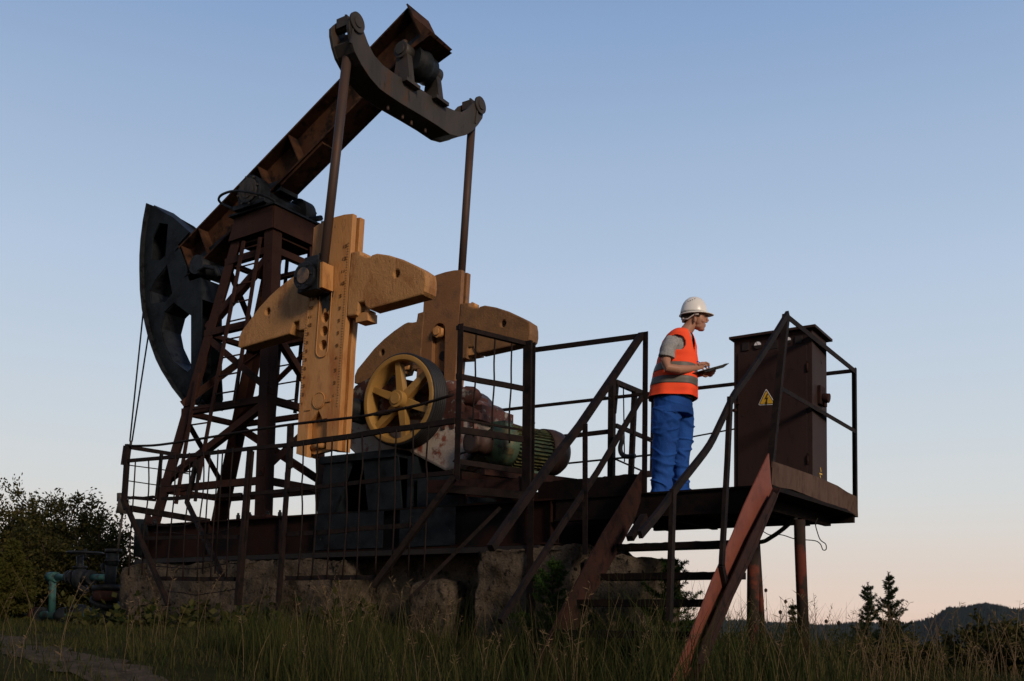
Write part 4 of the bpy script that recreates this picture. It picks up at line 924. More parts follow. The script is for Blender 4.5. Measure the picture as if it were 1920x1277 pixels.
# instrument strip
def rectp(a,b,c,d,y0,y1): p,q_=fc(a,b),fc(c,d); z0=min(p.z,q_.z); z1=max(p.z,q_.z); return MB().box((min(p.x,q_.x),y0,z0),(max(p.x,q_.x),y1,z1))
part('switch_plate',rectp(1392,643,1405,657,CYf-.012,CYf-.0015),'cabdk',CB,bev=.002); part('switch_plate',rectp(1491,631,1505,643,CYf-.012,CYf-.0015),'cabdk',CB,bev=.002); part('meter_window',rectp(1437,640,1458,653,CYf-.008,CYf-.0015),'cabdk',CB)
for (a,b,r_) in ((1421.5,647.5,.034),(1478,638.5,.030)):
    p=fc(a,b); mb=MB(); mb.disc((p.x,CYf-.008,p.z),(0,1,0),r_*1.12,.012,24); gg=part('gauge',mb,'cabdk',CB)
    mb=MB().prism([(p.x+r_*math.cos(math.pi*k/12),CYf-.0155,p.z-.002+r_*math.sin(math.pi*k/12)) for k in range(13)],(0,.0012,0)); part('gauge_face',mb,'galv',gg)
    mb=MB(); mb.bar((p.x,CYf-.0165,p.z),(p.x-.012,CYf-.0165,p.z+r_*.8),.001,.003); part('needle',mb,'cabdk',gg)
sx_=lambda a,b:ox(a,b,CX1)
p=sx_(1540.5,678.5); mb=MB(); mb.disc((CX1+.001,p.y,p.z),(1,0,0),.022,.003,16); part('side_hole',mb,'cabdk',CB)
p=sx_(1537,735); mb=MB(); mb.box((CX1+.0015,p.y-.075,p.z-.13),(CX1+.03,p.y+.08,p.z+.05)); mb.tube([(CX1+.03,p.y,p.z-.06),(CX1+.09,p.y,p.z-.07)],.045,16); mb.tube([(CX1+.05,p.y,p.z-.09),(CX1+.05,p.y,p.z-.15)],.02,8); part('side_socket',mb,'brn',CB,bev=.004)
mb=MB()
for (a,b,c,d) in ((1538,877,1539,885),(1536,888,1541,889.5),(1537,892,1538.5,896)): p,q_=sx_(a,b),sx_(c,d); mb.bar(p+V((.002,0,0)),q_+V((.002,0,0)),.003,.014)
part('paint_scratch',mb,'sigy',CB)
# ================================================================== WORKER
P0=oy(1257,917,8.47); P0=V((P0.x,8.47,DZ)); PN=V((-P0.x,-P0.y,0)).normalized()   # PN points to the near side of his body
PF=V((-PN.y,PN.x,0)) # his forward, along the platform
def pp(px,py,off=0): return op(px,py,PN,P0+PN*off)
PX=lambda k:k/198.0   # picture units of the figure to metres
UZ=V((0,0,1))
PE=thing('person',P0,'worker in white hard hat, orange hi-vis vest and blue trousers writing on a clipboard','person')
def ringpx(xl,xr,y,off,hw): 
    a,b=pp(xl,y,off),pp(xr,y,off); return ((a+b)/2,(b-a)/2,PN*hw)
mb=MB()
# trunk and legs under the clothes
mb.loft([ringpx(1240,1285,762,0,.12),ringpx(1240,1286,735,0,.12),ringpx(1240,1292,700,0,.15),ringpx(1248,1292,665,0,.15),ringpx(1256,1292,645,0,.13),ringpx(1266,1292,632,0,.07),ringpx(1277,1296,622,0,.06)],20)
mb.tube([pp(1278,632,0),pp(1286,622,0),pp(1293,612,0),pp(1298,602,0)],[.075,.060,.056,.055],16)
for (o_,pts) in ((.10,((1248,770,.06),(1246,800,.055),(1242,850,.05),(1240,900,.045),(1241,928,.04))),(-.10,((1273,770,.06),(1279,800,.055),(1277,850,.05),(1277,900,.045),(1277,926,.04)))):
    mb.tube([pp(a,b,o_) for a,b,c in pts],[c for a,b,c in pts],12)
# head
mb.blob(pp(1300.5,586,0),(.096,.078,.105),3)
mb.loft([ringpx(1296,1322,590,0,.066),ringpx(1297,1323,600,0,.062),ringpx(1300,1322.5,608,0,.055),ringpx(1305,1321.5,614,0,.043),ringpx(1309,1320,620,0,.028)],18)
mb.blob(pp(1316,617.5,0),(.026,.026,.020),2)                       # chin
mb.blob(pp(1311,613,.0),(.05,.05,.03),2)
mb.tube([pp(1322,591.5,0),pp(1325.5,598,0),pp(1327,602.5,0)],[.010,.0125,.0145],10); mb.blob(pp(1325,604,.01),(.010,.010,.008),2); mb.blob(pp(1325,604,-.01),(.010,.010,.008),2)  # nose
mb.blob(pp(1321,589.5,.028),(.016,.03,.010),2); mb.blob(pp(1321,589.5,-.028),(.016,.03,.010),2)  # brow
mb.blob(pp(1321.4,609,0),(.010,.022,.006),2); mb.blob(pp(1321,612,0),(.010,.02,.006),2)          # lips
mb.blob(pp(1317,602,.040),(.020,.02,.02),2); mb.blob(pp(1317,602,-.040),(.020,.02,.02),2)        # cheek
for s_ in (1,-1):
    c=pp(1303,599,.074*s_); mb.blob(c,(.017,.011,.030),2); mb.blob(c+V((0,0,-.018)),(.012,.010,.012),2)
# arms: near (right) arm bent, writing; far (left) arm holding the board from below
mb.tube([pp(1258,643,.17),pp(1252,660,.225),pp(1248,678,.265),pp(1252,690,.285),pp(1272,693,.265),pp(1292,692,.17),pp(1300,690,.115)],[.045,.046,.045,.044,.042,.034,.027],14)
mb.tube([pp(1256,640,-.19),pp(1256,668,-.22),pp(1262,694,-.22),pp(1285,702,-.15),pp(1305,702,-.06),pp(1312,702,-.03)],[.045,.045,.044,.04,.032,.026],14)
# right hand: palm, curled fingers round the pen, thumb on its near side
mb.loft([(pp(1300,690,.10),UZ*.026,PN*.020),(pp(1308,688,.095),UZ*.034,PN*.020),(pp(1316,685,.085),UZ*.035,PN*.019),(pp(1320,684,.08),UZ*.028,PN*.017)],14)
def finger(pts,r): mb.tube([pp(*p) for p in pts],r,8)
finger([(1316,680.5,.075),(1324,679.5,.065),(1329.5,682,.06),(1330,686.5,.058)],[.0095,.009,.0085,.007])
finger([(1317,683.5,.07),(1324,683.5,.055),(1329,687,.05),(1329,691,.05)],[.0095,.009,.0085,.007])
finger([(1316,687,.075),(1322,688,.06),(1326,691,.055),(1325,694,.055)],[.009,.0085,.008,.007])
finger([(1313,690,.085),(1318,692,.075),(1321,694.5,.07),(1319.5,696.5,.07)],[.008,.0078,.007,.006])
finger([(1309,684,.112),(1316,681.5,.108),(1322,683.5,.088),(1326,687,.07)],[.012,.011,.0095,.008])
# left hand under the clipboard: fingers spread along the underside, thumb gripping the edge
mb.loft([(pp(1311,703,-.03),UZ*.018,PN*.028),(pp(1318,702,-.02),UZ*.017,PN*.038),(pp(1326,700.5,-.015),UZ*.015,PN*.040),(pp(1331,699,-.01),UZ*.012,PN*.034)],14)
finger([(1329,698.5,.025),(1335,696.5,.03),(1340,694,.032),(1342.5,691.5,.03)],[.010,.009,.0085,.007])
finger([(1330,699.5,.008),(1336,699,.012),(1340,697,.014),(1342,694.5,.012)],[.010,.0095,.0085,.007])
finger([(1329,702,-.010),(1334,702.5,-.008),(1338,701,-.006),(1340,698.5,-.006)],[.0095,.009,.0085,.007])
finger([(1327,704,-.028),(1332,706,-.026),(1335,704.5,-.024),(1336.5,702,-.022)],[.009,.008,.0075,.006])
finger([(1315,702,.005),(1319,704.5,.035),(1323,706.5,.05),(1327,705,.055)],[.012,.011,.0095,.008])
BD=remesh(mb,.0042,2); body=part('body',BD,'skin',PE,fix=False)
# facial details
mb=MB(); 
for s_ in (1,-1): mb.blob(pp(1319.2,594.5,.030*s_),(.011,.011,.010),2)
part('eye',mb,mat('eye_dark',(.08,.06,.05),None,5,.3,bump=0),PE)
mb=MB()
for s_ in (1,-1): mb.tube([pp(1315,589.5,.048*s_),pp(1319,587.5,.045*s_),pp(1323,588.5,.025*s_)],[.003,.006,.003],6)
part('eyebrow',mb,'hair',PE)
mb=MB(); mb.tube([pp(1322.6,610.8,0),pp(1321,611,.018),pp(1318.5,611,.026)],[.0022,.0026,.001],6); mb.tube([pp(1322.6,610.8,0),pp(1321,611,-.018)],[.0022,.001],6); part('mouth',mb,mat('lip_shadow',(.18,.06,.05),None,5,.6,bump=0),PE)
mb=MB(); mb.blob(pp(1294,590,0),(.088,.080,.062),3,.03); mb.blob(pp(1288,598,0),(.055,.062,.040),2,.05)
mb.blob(pp(1309,591,.060),(.022,.014,.020),2,.2); mb.blob(pp(1309,591,-.060),(.022,.014,.020),2,.2); part('hair',remesh(mb,.005,1,.003,60),'hair',PE,fix=False)
# helmet
mb=MB(); hc=pp(1301,589,0); tilt=R(-3)
ax_f=(PF*math.cos(tilt)+UZ*math.sin(-tilt)*-1).normalized(); ax_u=PN.cross(ax_f).normalized()
if ax_u.z<0: ax_u=-ax_u
rings=[]
for i in range(13):
    t=i/12*math.pi/2; rr_=math.cos(t)**.82 if i<12 else .04; z=math.sin(t)
    rings.append((hc+ax_u*(.162*z-.002)+ax_f*(-.002),ax_f*(.124*rr_),PN*(.103*rr_)))
mb.loft(rings,36)
hm=part('helmet',mb,'helm',PE)
mb=MB() # rim and peak: one continuous lip that sweeps forward
n=48; vs=[]
for k in range(n):
    a=2*math.pi*k/n; f=math.cos(a); s_=math.sin(a)
    pk=max(0,f)**3
    dip=-.014*(1-max(0,f))-.006*max(0,-f)
    for (e,dz) in ((0,.012),(.010+.052*pk,.004-.006*pk),(.010+.052*pk,-.002-.006*pk),(0,-.004)):
        vs.append(hc+ax_f*(f*(.124+e)-.002)+PN*(s_*(.103+min(e,.016)))+ax_u*(dz+dip))
fs=[[4*k+j,4*((k+1)%n)+j,4*((k+1)%n)+(j+1)%4,4*k+(j+1)%4] for k in range(n) for j in range(4)]
mb.add(vs,fs,True); part('peak',mb,'helm',hm)
mb=MB()
for k in range(4):
    a,b=1290+4.2*k,565.5-1.3*k-(.6 if k==3 else 0); d=ray(a,b); 
    p=pp(a,b,.075-.004*k); mb.blob(p+PN*.012,(.006,.006,.0035),1)
part('vent',mb,'cabdk',hm)
mb=MB(); mb.tube(smoothp([pp(1282,597,.055),pp(1281,602,.02),pp(1281,603,-.02),pp(1282,597,-.055)],4),.012,8); mb.tube([pp(1282,599,.058),pp(1290,598,.073),pp(1298,592,.082),pp(1303,589,.085)],[.010,.008,.006,.006],8)
mb.tube([pp(1302,590,.088),pp(1310,589,.084)],.008,8); part('harness',mb,mat('helmet_harness',(.45,.38,.36),None,5,.6,bump=0),hm)
# shirt
mb=MB()
mb.loft([ringpx(1238,1299,750,0,.165),ringpx(1240,1300,700,0,.17),ringpx(1245,1300,665,0,.185),ringpx(1250,1300,645,0,.195),ringpx(1258,1299,634,0,.16),ringpx(1270,1297.5,628,0,.085),ringpx(1275,1296,624,0,.068)],24)
for s_ in (1,-1): mb.loft([(pp(1266,638,.10*s_),PF*.06,UZ*.06),(pp(1260,642,.17*s_),PF*.080,UZ*.065+PN*s_*.02),(pp(1254,650,.215*s_),PF*.078+UZ*.01,PN*.074),(pp(1251,660,.235*s_),PF*.074+UZ*.0,PN*.074),(pp(1249.5,670,.25*s_),PF*.076+UZ*-.012,PN*.074)],18)
part('shirt',remesh(mb,.006,2,.006,14),'shirt',PE,fix=False)
# vest: one open lofted shell with a V at the front
VT=[(748,1217,1304,.200),(738,1218.5,1304,.198),(724,1221,1304,.195),(712,1224,1303.5,.190),(700,1227.5,1303,.187),(688,1231,1304,.187),(676,1234.5,1305,.190),(662,1238.5,1304.5,.195),(650,1242,1303,.200),(641,1245,1301.5,.205),(634,1249,1299,.205),(628,1257,1296,.185),(623,1264,1291,.14)]
def vring(y,ex=0):
    t=VT
    for i in range(len(t)-1):
        if t[i][0]>=y>=t[i+1][0]:
            f=(t[i][0]-y)/(t[i][0]-t[i+1][0]); xl,xr,hw=[t[i][j]+(t[i+1][j]-t[i][j])*f for j in (1,2,3)]; break
    c,a,b=ringpx(xl,xr,y,0,hw); return c,a,b
NV=144
def vpt(y,k,ex=0):
    c,a,b=vring(y); t=2*math.pi*k/NV; ct,st=math.cos(t),math.sin(t); e=2/2.5
    p=c+a*math.copysign(abs(ct)**e,ct)+b*math.copysign(abs(st)**e,st); nrm=(a.normalized()*ct+b.normalized()*st)
    w=(748-y)/125
    k_=.011*noise.noise(V((p.x*7,p.y*7,p.z*3)))+.010*noise.noise(V((p.x*3+5,p.y*3,p.z*16)))+(.012*math.sin(t*7+1.3)*max(0,.45-w))
    return p+nrm*(k_+ex)
ys=[748-125*i/40 for i in range(41)]
def vshell(ya,yb,ex,thick,mskip=True,n=40):
    mb=MB(); ys=[ya+(yb-ya)*i/n for i in range(n+1)]
    vs=[];nl=len(ys)
    for e in (ex,ex-thick):
        for y in ys:
            for k in range(NV): vs.append(vpt(y,k,e))
    def vis(i,k):
        y=ys[i]; ang=min(k,NV-k)/NV*360   # angle from straight ahead
        ang_s=(k if k<NV/2 else k-NV)/NV*360
        if mskip and y<668 and abs(ang_s-33)<(668-y)*.52: return False                # V neck
        # arm holes: where the sleeves come through
        if mskip and y<668 and ((abs(ang_s)-98)/27)**2+((y-655)/15)**2<1: return False
        return True
    fs=[]
    N_=nl*NV
    keep={(i,k) for i in range(nl-1) for k in range(NV) if vis(i,k)}
    for (i,k) in keep:
        a,b,c,d=i*NV+k,i*NV+(k+1)%NV,(i+1)*NV+(k+1)%NV,(i+1)*NV+k
        fs.append([a,b,c,d]); fs.append([N_+d,N_+c,N_+b,N_+a])
        for (ni,nk,e0,e1) in ((i-1,k,a,b),(i+1,k,c,d),(i,(k-1)%NV,d,a),(i,(k+1)%NV,b,c)):
            if (ni,nk) not in keep: fs.append([e1,e0,N_+e0,N_+e1])
    mb.add(vs,fs,True); return mb
vest=part('vest',vshell(748,623,.012,.006,True,100),'vest',PE)
for (ya,yb) in ((727,713),(702,688)): part('reflective_band',vshell(ya,yb,.0145,.002,False,6),'refl',vest)
# closing flap and shoulder straps
mb=MB(); mb.prism([pp(1300,735,.03),pp(1302,748,.03),pp(1308,746,-.02),pp(1303,725,-.02)],PF*.006); mb.tube(smoothp([pp(1301.5,674,.0)+PF*.02,pp(1303,700,0)+PF*.02,pp(1304,730,0)+PF*.018,pp(1304,748,0)+PF*.018],3),.006,6); part('front_edge',mb,'vest',vest)
# trousers
mb=MB()
mb.loft([ringpx(1225,1297,735,0,.165),ringpx(1225,1297,750,0,.18),ringpx(1225,1298,765,0,.185),ringpx(1225,1299,780,0,.19)],26)
mb.loft([ringpx(1225,1276,765,.085,.105),ringpx(1225,1274,790,.09,.110),ringpx(1225,1271,820,.095,.105),ringpx(1224,1266,850,.10,.100),ringpx(1222.5,1262,880,.10,.098),ringpx(1220,1260,900,.10,.100),ringpx(1219,1262,915,.10,.105),ringpx(1218,1262,926,.10,.105)],22)
mb.loft([ringpx(1252,1299,765,-.085,.10),ringpx(1256,1300,790,-.09,.105),ringpx(1257,1298,820,-.095,.10),ringpx(1259,1295,850,-.10,.095),ringpx(1261,1291,880,-.10,.092),ringpx(1261,1291,900,-.10,.094),ringpx(1260,1293,918,-.10,.10),ringpx(1260,1293,925,-.10,.10)],22)
TRm=remesh(mb,.007,6)
def wr(p):
    h=(p[2]-DZ)
    a=.013*noise.noise(V((p[0]*9,p[1]*9,p[2]*3)))+.010*abs(noise.noise(V((p[0]*7,p[1]*7,p[2]*9+p[0]*12))))
    if h<.32: a+=.006*math.sin(h*62+4*noise.noise(V((p[0]*6,p[1]*6,p[2]*3))))*(1-h/.32)
    fold=abs(noise.noise(V((p[0]*4+h*7,p[1]*4-h*5,h*6)))); a+=(.016*max(0,.16-fold)/.16)*(1 if h<.75 else .4)
    if .42<h<.62: a+=.001*math.sin(h*75+5*noise.noise(V((p[0]*7,p[1]*7,p[2]*3))))
    return a
ctr=lambda p:0
cN=pp(1245,800,.10); cF=pp(1277,800,-.10); nv=[]
for p in TRm.v:
    p=V(p); c=cN if (p-cN).to_2d().length<(p-cF).to_2d().length else cF
    d=V((p.x-c.x,p.y-c.y,0)); d=d.normalized() if d.length>1e-4 else d; nv.append(tuple(p+d*wr(p)))
TRm.v=nv; tr=part('trousers',TRm,'pants',PE,fix=False)
mb=MB(); mb.tube(smoothp([pp(1243,770,.197),pp(1258,771,.200),pp(1270,773,.19)],3),.0035,5); mb.tube([pp(1244,771,.197),pp(1245,800,.197)],.0025,5); part('pocket_seam',mb,'pants',tr)
for (a,o_) in ((1243,.10),(1279,-.10)):
    mb=MB(); c=pp(a,925,o_); b0_=V((c.x,c.y,DZ)); mb.blob(b0_+PF*.05+UZ*.035,(.13,.13,.04),2) if False else mb.loft([(b0_+UZ*.003+PF*.03,PF*.145,PN*.048),(b0_+UZ*.03+PF*.03,PF*.145,PN*.05),(b0_+UZ*.06+PF*.015,PF*.12,PN*.045),(b0_+UZ*.10,PF*.065,PN*.045),(b0_+UZ*.14,PF*.055,PN*.045)],18)
    part('boot',mb,'leather',PE)
# clipboard and pen
cl0=pp(1296,702,.09); cl1=pp(1363,684,.03)
u_=(cl1-cl0).normalized(); v_=(PN*.98+UZ*-.12); v_=(v_-u_*v_.dot(u_)).normalized(); w_=u_.cross(v_).normalized(); w_=w_ if w_.z>0 else -w_
def board(a,b,c,d,t0,t1): return [cl0+u_*x+v_*y+w_*z for (x,y,z) in ((a,c,t0),(b,c,t0),(b,d,t0),(a,d,t0),(a,c,t1),(b,c,t1),(b,d,t1),(a,d,t1))]
Lb=(cl1-cl0).length
mb=MB().box8(board(0,Lb,-.13,.07,-.002,.003)); cbd=tag(part('clipboard',mb,'clip',loc=cl0),"black clipboard held level in the worker's hands",'clipboard')
mb=MB().box8(board(.01,Lb-.03,-.12,.06,.0035,.0045)); part('paper',mb,'paper',cbd)
mb=MB().box8(board(Lb-.035,Lb-.005,-.08,.02,.005,.012)); part('clip',mb,'eq',cbd)
mb=MB(); a_,b_=pp(1300,674,.085),pp(1331,689,.06); mb.tube([a_,a_.lerp(b_,.35)],.0055,8); mb.tube([a_.lerp(b_,.35),b_],[.005,.003],8)
tag(part('pen',mb,'pen',loc=b_),"blue pen in the worker's writing hand above the clipboard",'pen')
# ================================================================== WELLHEAD
WH=thing('wellhead',oy(205,1160,8.6),'dark wellhead with handwheel valve, stuffing box and teal pipes left of the concrete','wellhead')
w=lambda a,b,y=8.6:oy(a,b,y)
def pipe(pts,r,m,nm,n=14):
    mb=MB(); mb.tube([w(*p) for p in pts],r,n); return part(nm,mb,m,WH)
pipe(((211,1038),(210,1060)),.085,'blue','stuffing_box'); pipe(((213,1030),(213,1036)),.11,'oily','gland_flange'); pipe(((209,1058),(206,1100)),.075,'blue','tubing'); pipe(((210,1050),(210,1054)),.10,'oily','gland_flange')
pipe(((200,1098),(200,1108)),.20,'oily','casing_flange',20); pipe(((200,1108),(199,1127)),.19,M['brn'],'casing_head',20); pipe(((198,1127),(196,1134)),.21,'oily','casing_flange',20); pipe(((198,1134),(197,1185)),.13,'blue','casing_pipe')
pipe(((205,1083),(166,1083)),.05,'teal','flow_pipe'); pipe(((157,1083),(98,1082)),.045,'teal','flow_pipe'); pipe(((99,1079),(97,1150)),.05,'teal','riser_pipe'); pipe(((106,1082),(92,1082)),.075,'teal','pipe_elbow')
pipe(((30,1155),(195,1152)),.065,'teal','manifold_pipe'); pipe(((66,1156),(72,1156)),.14,M['brn'],'pipe_flange',20); pipe(((76,1156),(80,1156)),.14,'oily','pipe_flange',20); pipe(((33,1153),(26,1160),(25,1185)),.075,'teal','pipe_elbow')
mb=MB(); mb.blob(w(150,1084),(.13,.12,.17),2,.1); mb.tube([w(150,1084),w(150,1042)],.05,12); mb.blob(w(155,1105),(.08,.08,.08),2); mb.blob(w(120,1155),(.16,.13,.13),2,.3); mb.blob(w(150,1150),(.2,.15,.13),2,.3)
for a in (130,136,164,170): mb.tube([w(a,1083),w(a+3,1083)],.105,16)
mb.tube([w(150,1062),w(150,1066)],.10,14); vb=part('valve_body',mb,'oily',WH)
mb=MB(); c=w(160,1037); ring_=[c+V((.24*math.cos(k*math.pi/16),.24*math.sin(k*math.pi/16),0)) for k in range(33)]; mb.tube(ring_,.016,6,False)
for k in range(4): mb.tube([c,c+V((.23*math.cos(k*math.pi/2+.4),.23*math.sin(k*math.pi/2+.4),0))],.012,6)
mb.tube([c+V((0,0,-.1)),c+V((0,0,.06))],.02,8); part('handwheel',mb,'oily',vb)
mb=MB(); mb.tube([w(192,1083),w(192,1066)],.015,6); mb.blob(w(192,1063),(.05,.02,.05),2); part('pressure_gauge',mb,'oily',WH)
# ================================================================== VEGETATION
def fast_mesh(name,verts,quads,m,parent=None,loc=None,tris=None):
    base=ROOT[parent] if parent is not None else V(loc or (0,0,0))
    me=bpy.data.meshes.new(name); verts=np.asarray(verts,dtype=np.float32)-np.array(base,dtype=np.float32)
    F=[]; 
    q=np.asarray(quads if quads is not None else np.zeros((0,4)),dtype=np.int32).reshape(-1,4); t=np.asarray(tris if tris is not None else np.zeros((0,3)),dtype=np.int32).reshape(-1,3)
    me.vertices.add(len(verts)); me.vertices.foreach_set('co',verts.ravel())
    nl=q.size+t.size; me.loops.add(nl); me.loops.foreach_set('vertex_index',np.concatenate([q.ravel(),t.ravel()]))
    me.polygons.add(len(q)+len(t)); st=np.concatenate([np.arange(len(q))*4,q.size+np.arange(len(t))*3]).astype(np.int32); me.polygons.foreach_set('loop_start',st)
    me.update(calc_edges=True); me.validate(); me.materials.append(m if not isinstance(m,str) else M[m])
    o=bpy.data.objects.new(name,me); COL.objects.link(o)
    if parent is not None: o.parent=parent
    else: o.location=base
    ROOT[o]=base; return o
def leafmat(name,a,b,c=None,sc=1.5):
    m=bpy.data.materials.new(name); m.use_nodes=True; n=m.node_tree.nodes; L=m.node_tree.links; bs=n['Principled BSDF']; bs.inputs['Roughness'].default_value=.8; bs.inputs['Specular IOR Level'].default_value=.15
    gI=n.new('ShaderNodeNewGeometry'); r=n.new('ShaderNodeValToRGB'); r.color_ramp.elements[0].color=(*a,1); r.color_ramp.elements[1].color=(*b,1)
    if c: e=r.color_ramp.elements.new(.93); e.color=(*c,1); r.color_ramp.elements[1].position=.9
    L.new(gI.outputs['Random Per Island'],r.inputs[0]); L.new(r.outputs[0],bs.inputs['Base Color'])
    tb=n.new('ShaderNodeBsdfTranslucent'); L.new(r.outputs[0],tb.inputs[0]); mxs=n.new('ShaderNodeMixShader'); mxs.inputs[0].default_value=.25
    L.new(bs.outputs[0],mxs.inputs[1]); L.new(tb.outputs[0],mxs.inputs[2]); L.new(mxs.outputs[0],n['Material Output'].inputs[0]); return m
ML=leafmat('dark_green_leaves',(.012,.018,.005),(.034,.038,.010),(.07,.06,.015))
MY=leafmat('yellow_green_leaves',(.045,.050,.010),(.075,.070,.014))
MC=leafmat('spruce_needles',(.012,.024,.010),(.028,.045,.016))
MCY=leafmat('young_spruce_needles',(.020,.050,.010),(.050,.095,.020))
MG=leafmat('green_grass_blades',(.007,.017,.003),(.024,.046,.008),(.065,.06,.018))
MD=leafmat('dry_grass_blades',(.035,.03,.012),(.10,.072,.032))
MS=leafmat('straw_stalks',(.11,.075,.040),(.20,.14,.08))
MBK=mat('bark_brown',(.035,.026,.02),(.05,.038,.03),20,.9,bump=.3,spec=.1)
def leaves(cs,ds,ln,wd,rs):
    # rhombus leaves: centres cs (n,3), directions ds
    n=len(cs); ds=ds/np.linalg.norm(ds,axis=1)[:,None]; r=rs.normal(size=(n,3)); s=np.cross(ds,r); s/=np.linalg.norm(s,axis=1)[:,None]+1e-9
    L_=(ln*(.6+.8*rs.random(n)))[:,None]; W_=(wd*(.6+.8*rs.random(n)))[:,None]
    v=np.stack([cs,cs+ds*L_*.5+s*W_*.5,cs+ds*L_,cs+ds*L_*.5-s*W_*.5],1).reshape(-1,3); q=np.arange(4*n).reshape(-1,4); return v,q
def broad(name,base,H,Wd,seed,m,label,cat='tree',group=None,nl=26,tw=14,lf=17,leaf=.07,trunk=.06,up=.9,low=.05):
    rs=np.random.default_rng(seed); T=thing(name,base,label,cat,group); b=np.array(base)
    TB=MB(); TB.tube([V(b),V(b+[.03*H,0,.35*H]),V(b+[-.02*H,.02*H,.8*H])],[trunk,trunk*.7,trunk*.2],7)
    C=[];D=[]
    for i in range(nl):
        h=low+(.9-low)*(i+rs.random())/nl; az=rs.random()*2*math.pi; 
        el=R(15)+R(60)*h*up; reach=Wd*math.sin(math.pi*min(1,(h*.85+.18)))**.7*(.75+.45*rs.random())
        st=b+[0,0,h*H*.75]; dr=np.array([math.cos(az),math.sin(az),0]); pts=[]
        for k in range(6):
            t=k/5; pts.append(st+dr*reach*t+np.array([0,0,1])*(math.tan(el)*reach*t*.55+.10*H*t*t)+rs.normal(size=3)*.03*H*t)
        TB.tube([V(p) for p in pts],[trunk*.35*(1-k/6) +.004 for k in range(6)],5,True)
        for k in range(tw):
            t=.25+.75*rs.random(); j=min(4,int(t*5)); p=pts[j]*(1-(t*5-j))+pts[j+1]*(t*5-j)
            td=dr*.6+rs.normal(size=3)*.7+np.array([0,0,.55]); td/=np.linalg.norm(td); tl=H*.11*(.5+rs.random())
            q=p[None]+td[None]*tl*rs.random(lf)[:,None]+rs.normal(size=(lf,3))*.016*H
            C.append(q); D.append(td[None]+rs.normal(size=(lf,3))*.8)
    v,q=leaves(np.concatenate(C),np.concatenate(D),leaf,leaf*.5,rs); part('trunk',TB,MBK,T,fix=False); fast_mesh('crown',v,q,m,T); return T
def spruce(name,base,H,Wd,seed,m,label,group=None,whorls=16,dens=1.0,needle=.05,thin=.02,gap=0):
    rs=np.random.default_rng(seed); T=thing(name,base,label,'tree',group); b=np.array(base,dtype=float)
    TB=MB(); TB.tube([V(b),V(b+[0,0,H*.5]),V(b+[0,0,H])],[H*.018,H*.011,H*.003],7)
    C=[];D=[]
    def twig(p0,p1,n_):
        t=rs.random(n_)[:,None]; d=(p1-p0); dn=d/np.linalg.norm(d); C.append(p0+d*t); D.append(dn*.7+rs.normal(size=(n_,3))*.62)
    for i in range(whorls):
        h=.06+.92*(i/whorls)**.9; L_=Wd*(1-h)**1.0*(.65+.6*rs.random())+Wd*.03
        for k in range(rs.integers(4,7)):
            if rs.random()<gap: continue
            az=rs.random()*6.283; dr=np.array([math.cos(az),math.sin(az),0]); l=L_*(.65+.6*rs.random()); slope=(.75*h+.02)
            st=b+[0,0,h*H]; p1=st+dr*l*.6+[0,0,(slope-.10)*l*.6]; p2=st+dr*l+[0,0,(slope+.06)*l]
            TB.tube([V(st),V(p1),V(p2)],[thin*.5,thin*.3,thin*.1],4)
            n_=int(60*dens*l/max(Wd,.01)+8); twig(st,p1,n_); twig(p1,p2,n_)
            for s_ in np.linspace(.25,.95,int(3+4*l/Wd)):
                for sg_ in (-1,1):
                    pp_=st+(p1-st)*min(1,s_/.6) if s_<.6 else p1+(p2-p1)*(s_-.6)/.4
                    side=np.cross(dr,[0,0,1])*sg_; tl=l*.38*(1.1-s_)*(.6+.7*rs.random())+.02
                    twig(pp_,pp_+(dr*.6+side*.8+np.array([0,0,rs.normal()*.15+.05]))*tl,int(26*dens*tl/max(Wd*.3,.01))+5)
    twig(b+[0,0,H*.86],b+[0,0,H*1.0],int(30*dens)+8)
    v,q=leaves(np.concatenate(C),np.concatenate(D),needle,needle*.22,rs); part('trunk',TB,MBK,T,fix=False); fast_mesh('crown',v,q,m,T); return T
def atp(px,py_,dist,zoff=0):
    d=ray(px,py_); k=dist/math.hypot(d.x,d.y); p=d*k; return p
def base_at(px,dist):
    d=ray(px,1170); k=dist/math.hypot(d.x,d.y); return V((d.x*k,d.y*k,g(d.x*k,d.y*k)-.05))
def height_to(b,px,py_):
    d=ray(px,py_); k=math.hypot(b.x,b.y)/math.hypot(d.x,d.y); return d.z*k-b.z
def tr_(kind,px,topy,dist,*a,**k):
    b=base_at(px,dist); H=height_to(b,px,topy); return kind(a[0],b,H,*a[1:],**k)
# left trees
for (px,ty,D_,W_,sd_,lab,m_,kw) in (
    (100,922,22,1.35,1,'broad dark leafy tree, largest crown at the far left behind the wellhead',ML,dict(nl=56,tw=26,lf=24)),
    (-20,940,21,1.0,2,'leafy tree cut by the left edge of the picture',ML,dict(nl=36,tw=22,lf=22)),
    (190,965,20,.75,3,'slender leafy tree just left of the concrete foundation',ML,dict(nl=36,tw=20,lf=20)),
    (255,1035,24,.6,4,'small leafy tree showing behind the corner of the skid',ML,dict(nl=24,tw=16,lf=16)),
    (140,1030,20.5,1.15,6,'low dark bushy tree right behind the teal pipes',ML,dict(nl=50,tw=24,lf=22))):
    tr_(broad,px,ty+20,D_,'leafy_tree',W_,sd_,m_,lab,leaf=.075,low=.02,up=1.1,group='trees left of the pump jack',**kw)
b=base_at(18,16.5); spruce('young_larch',b,height_to(b,18,1010),.50,9,MY,'yellow-green young conifer at the left edge in front of the dark trees',whorls=22,dens=2.2,needle=.06)
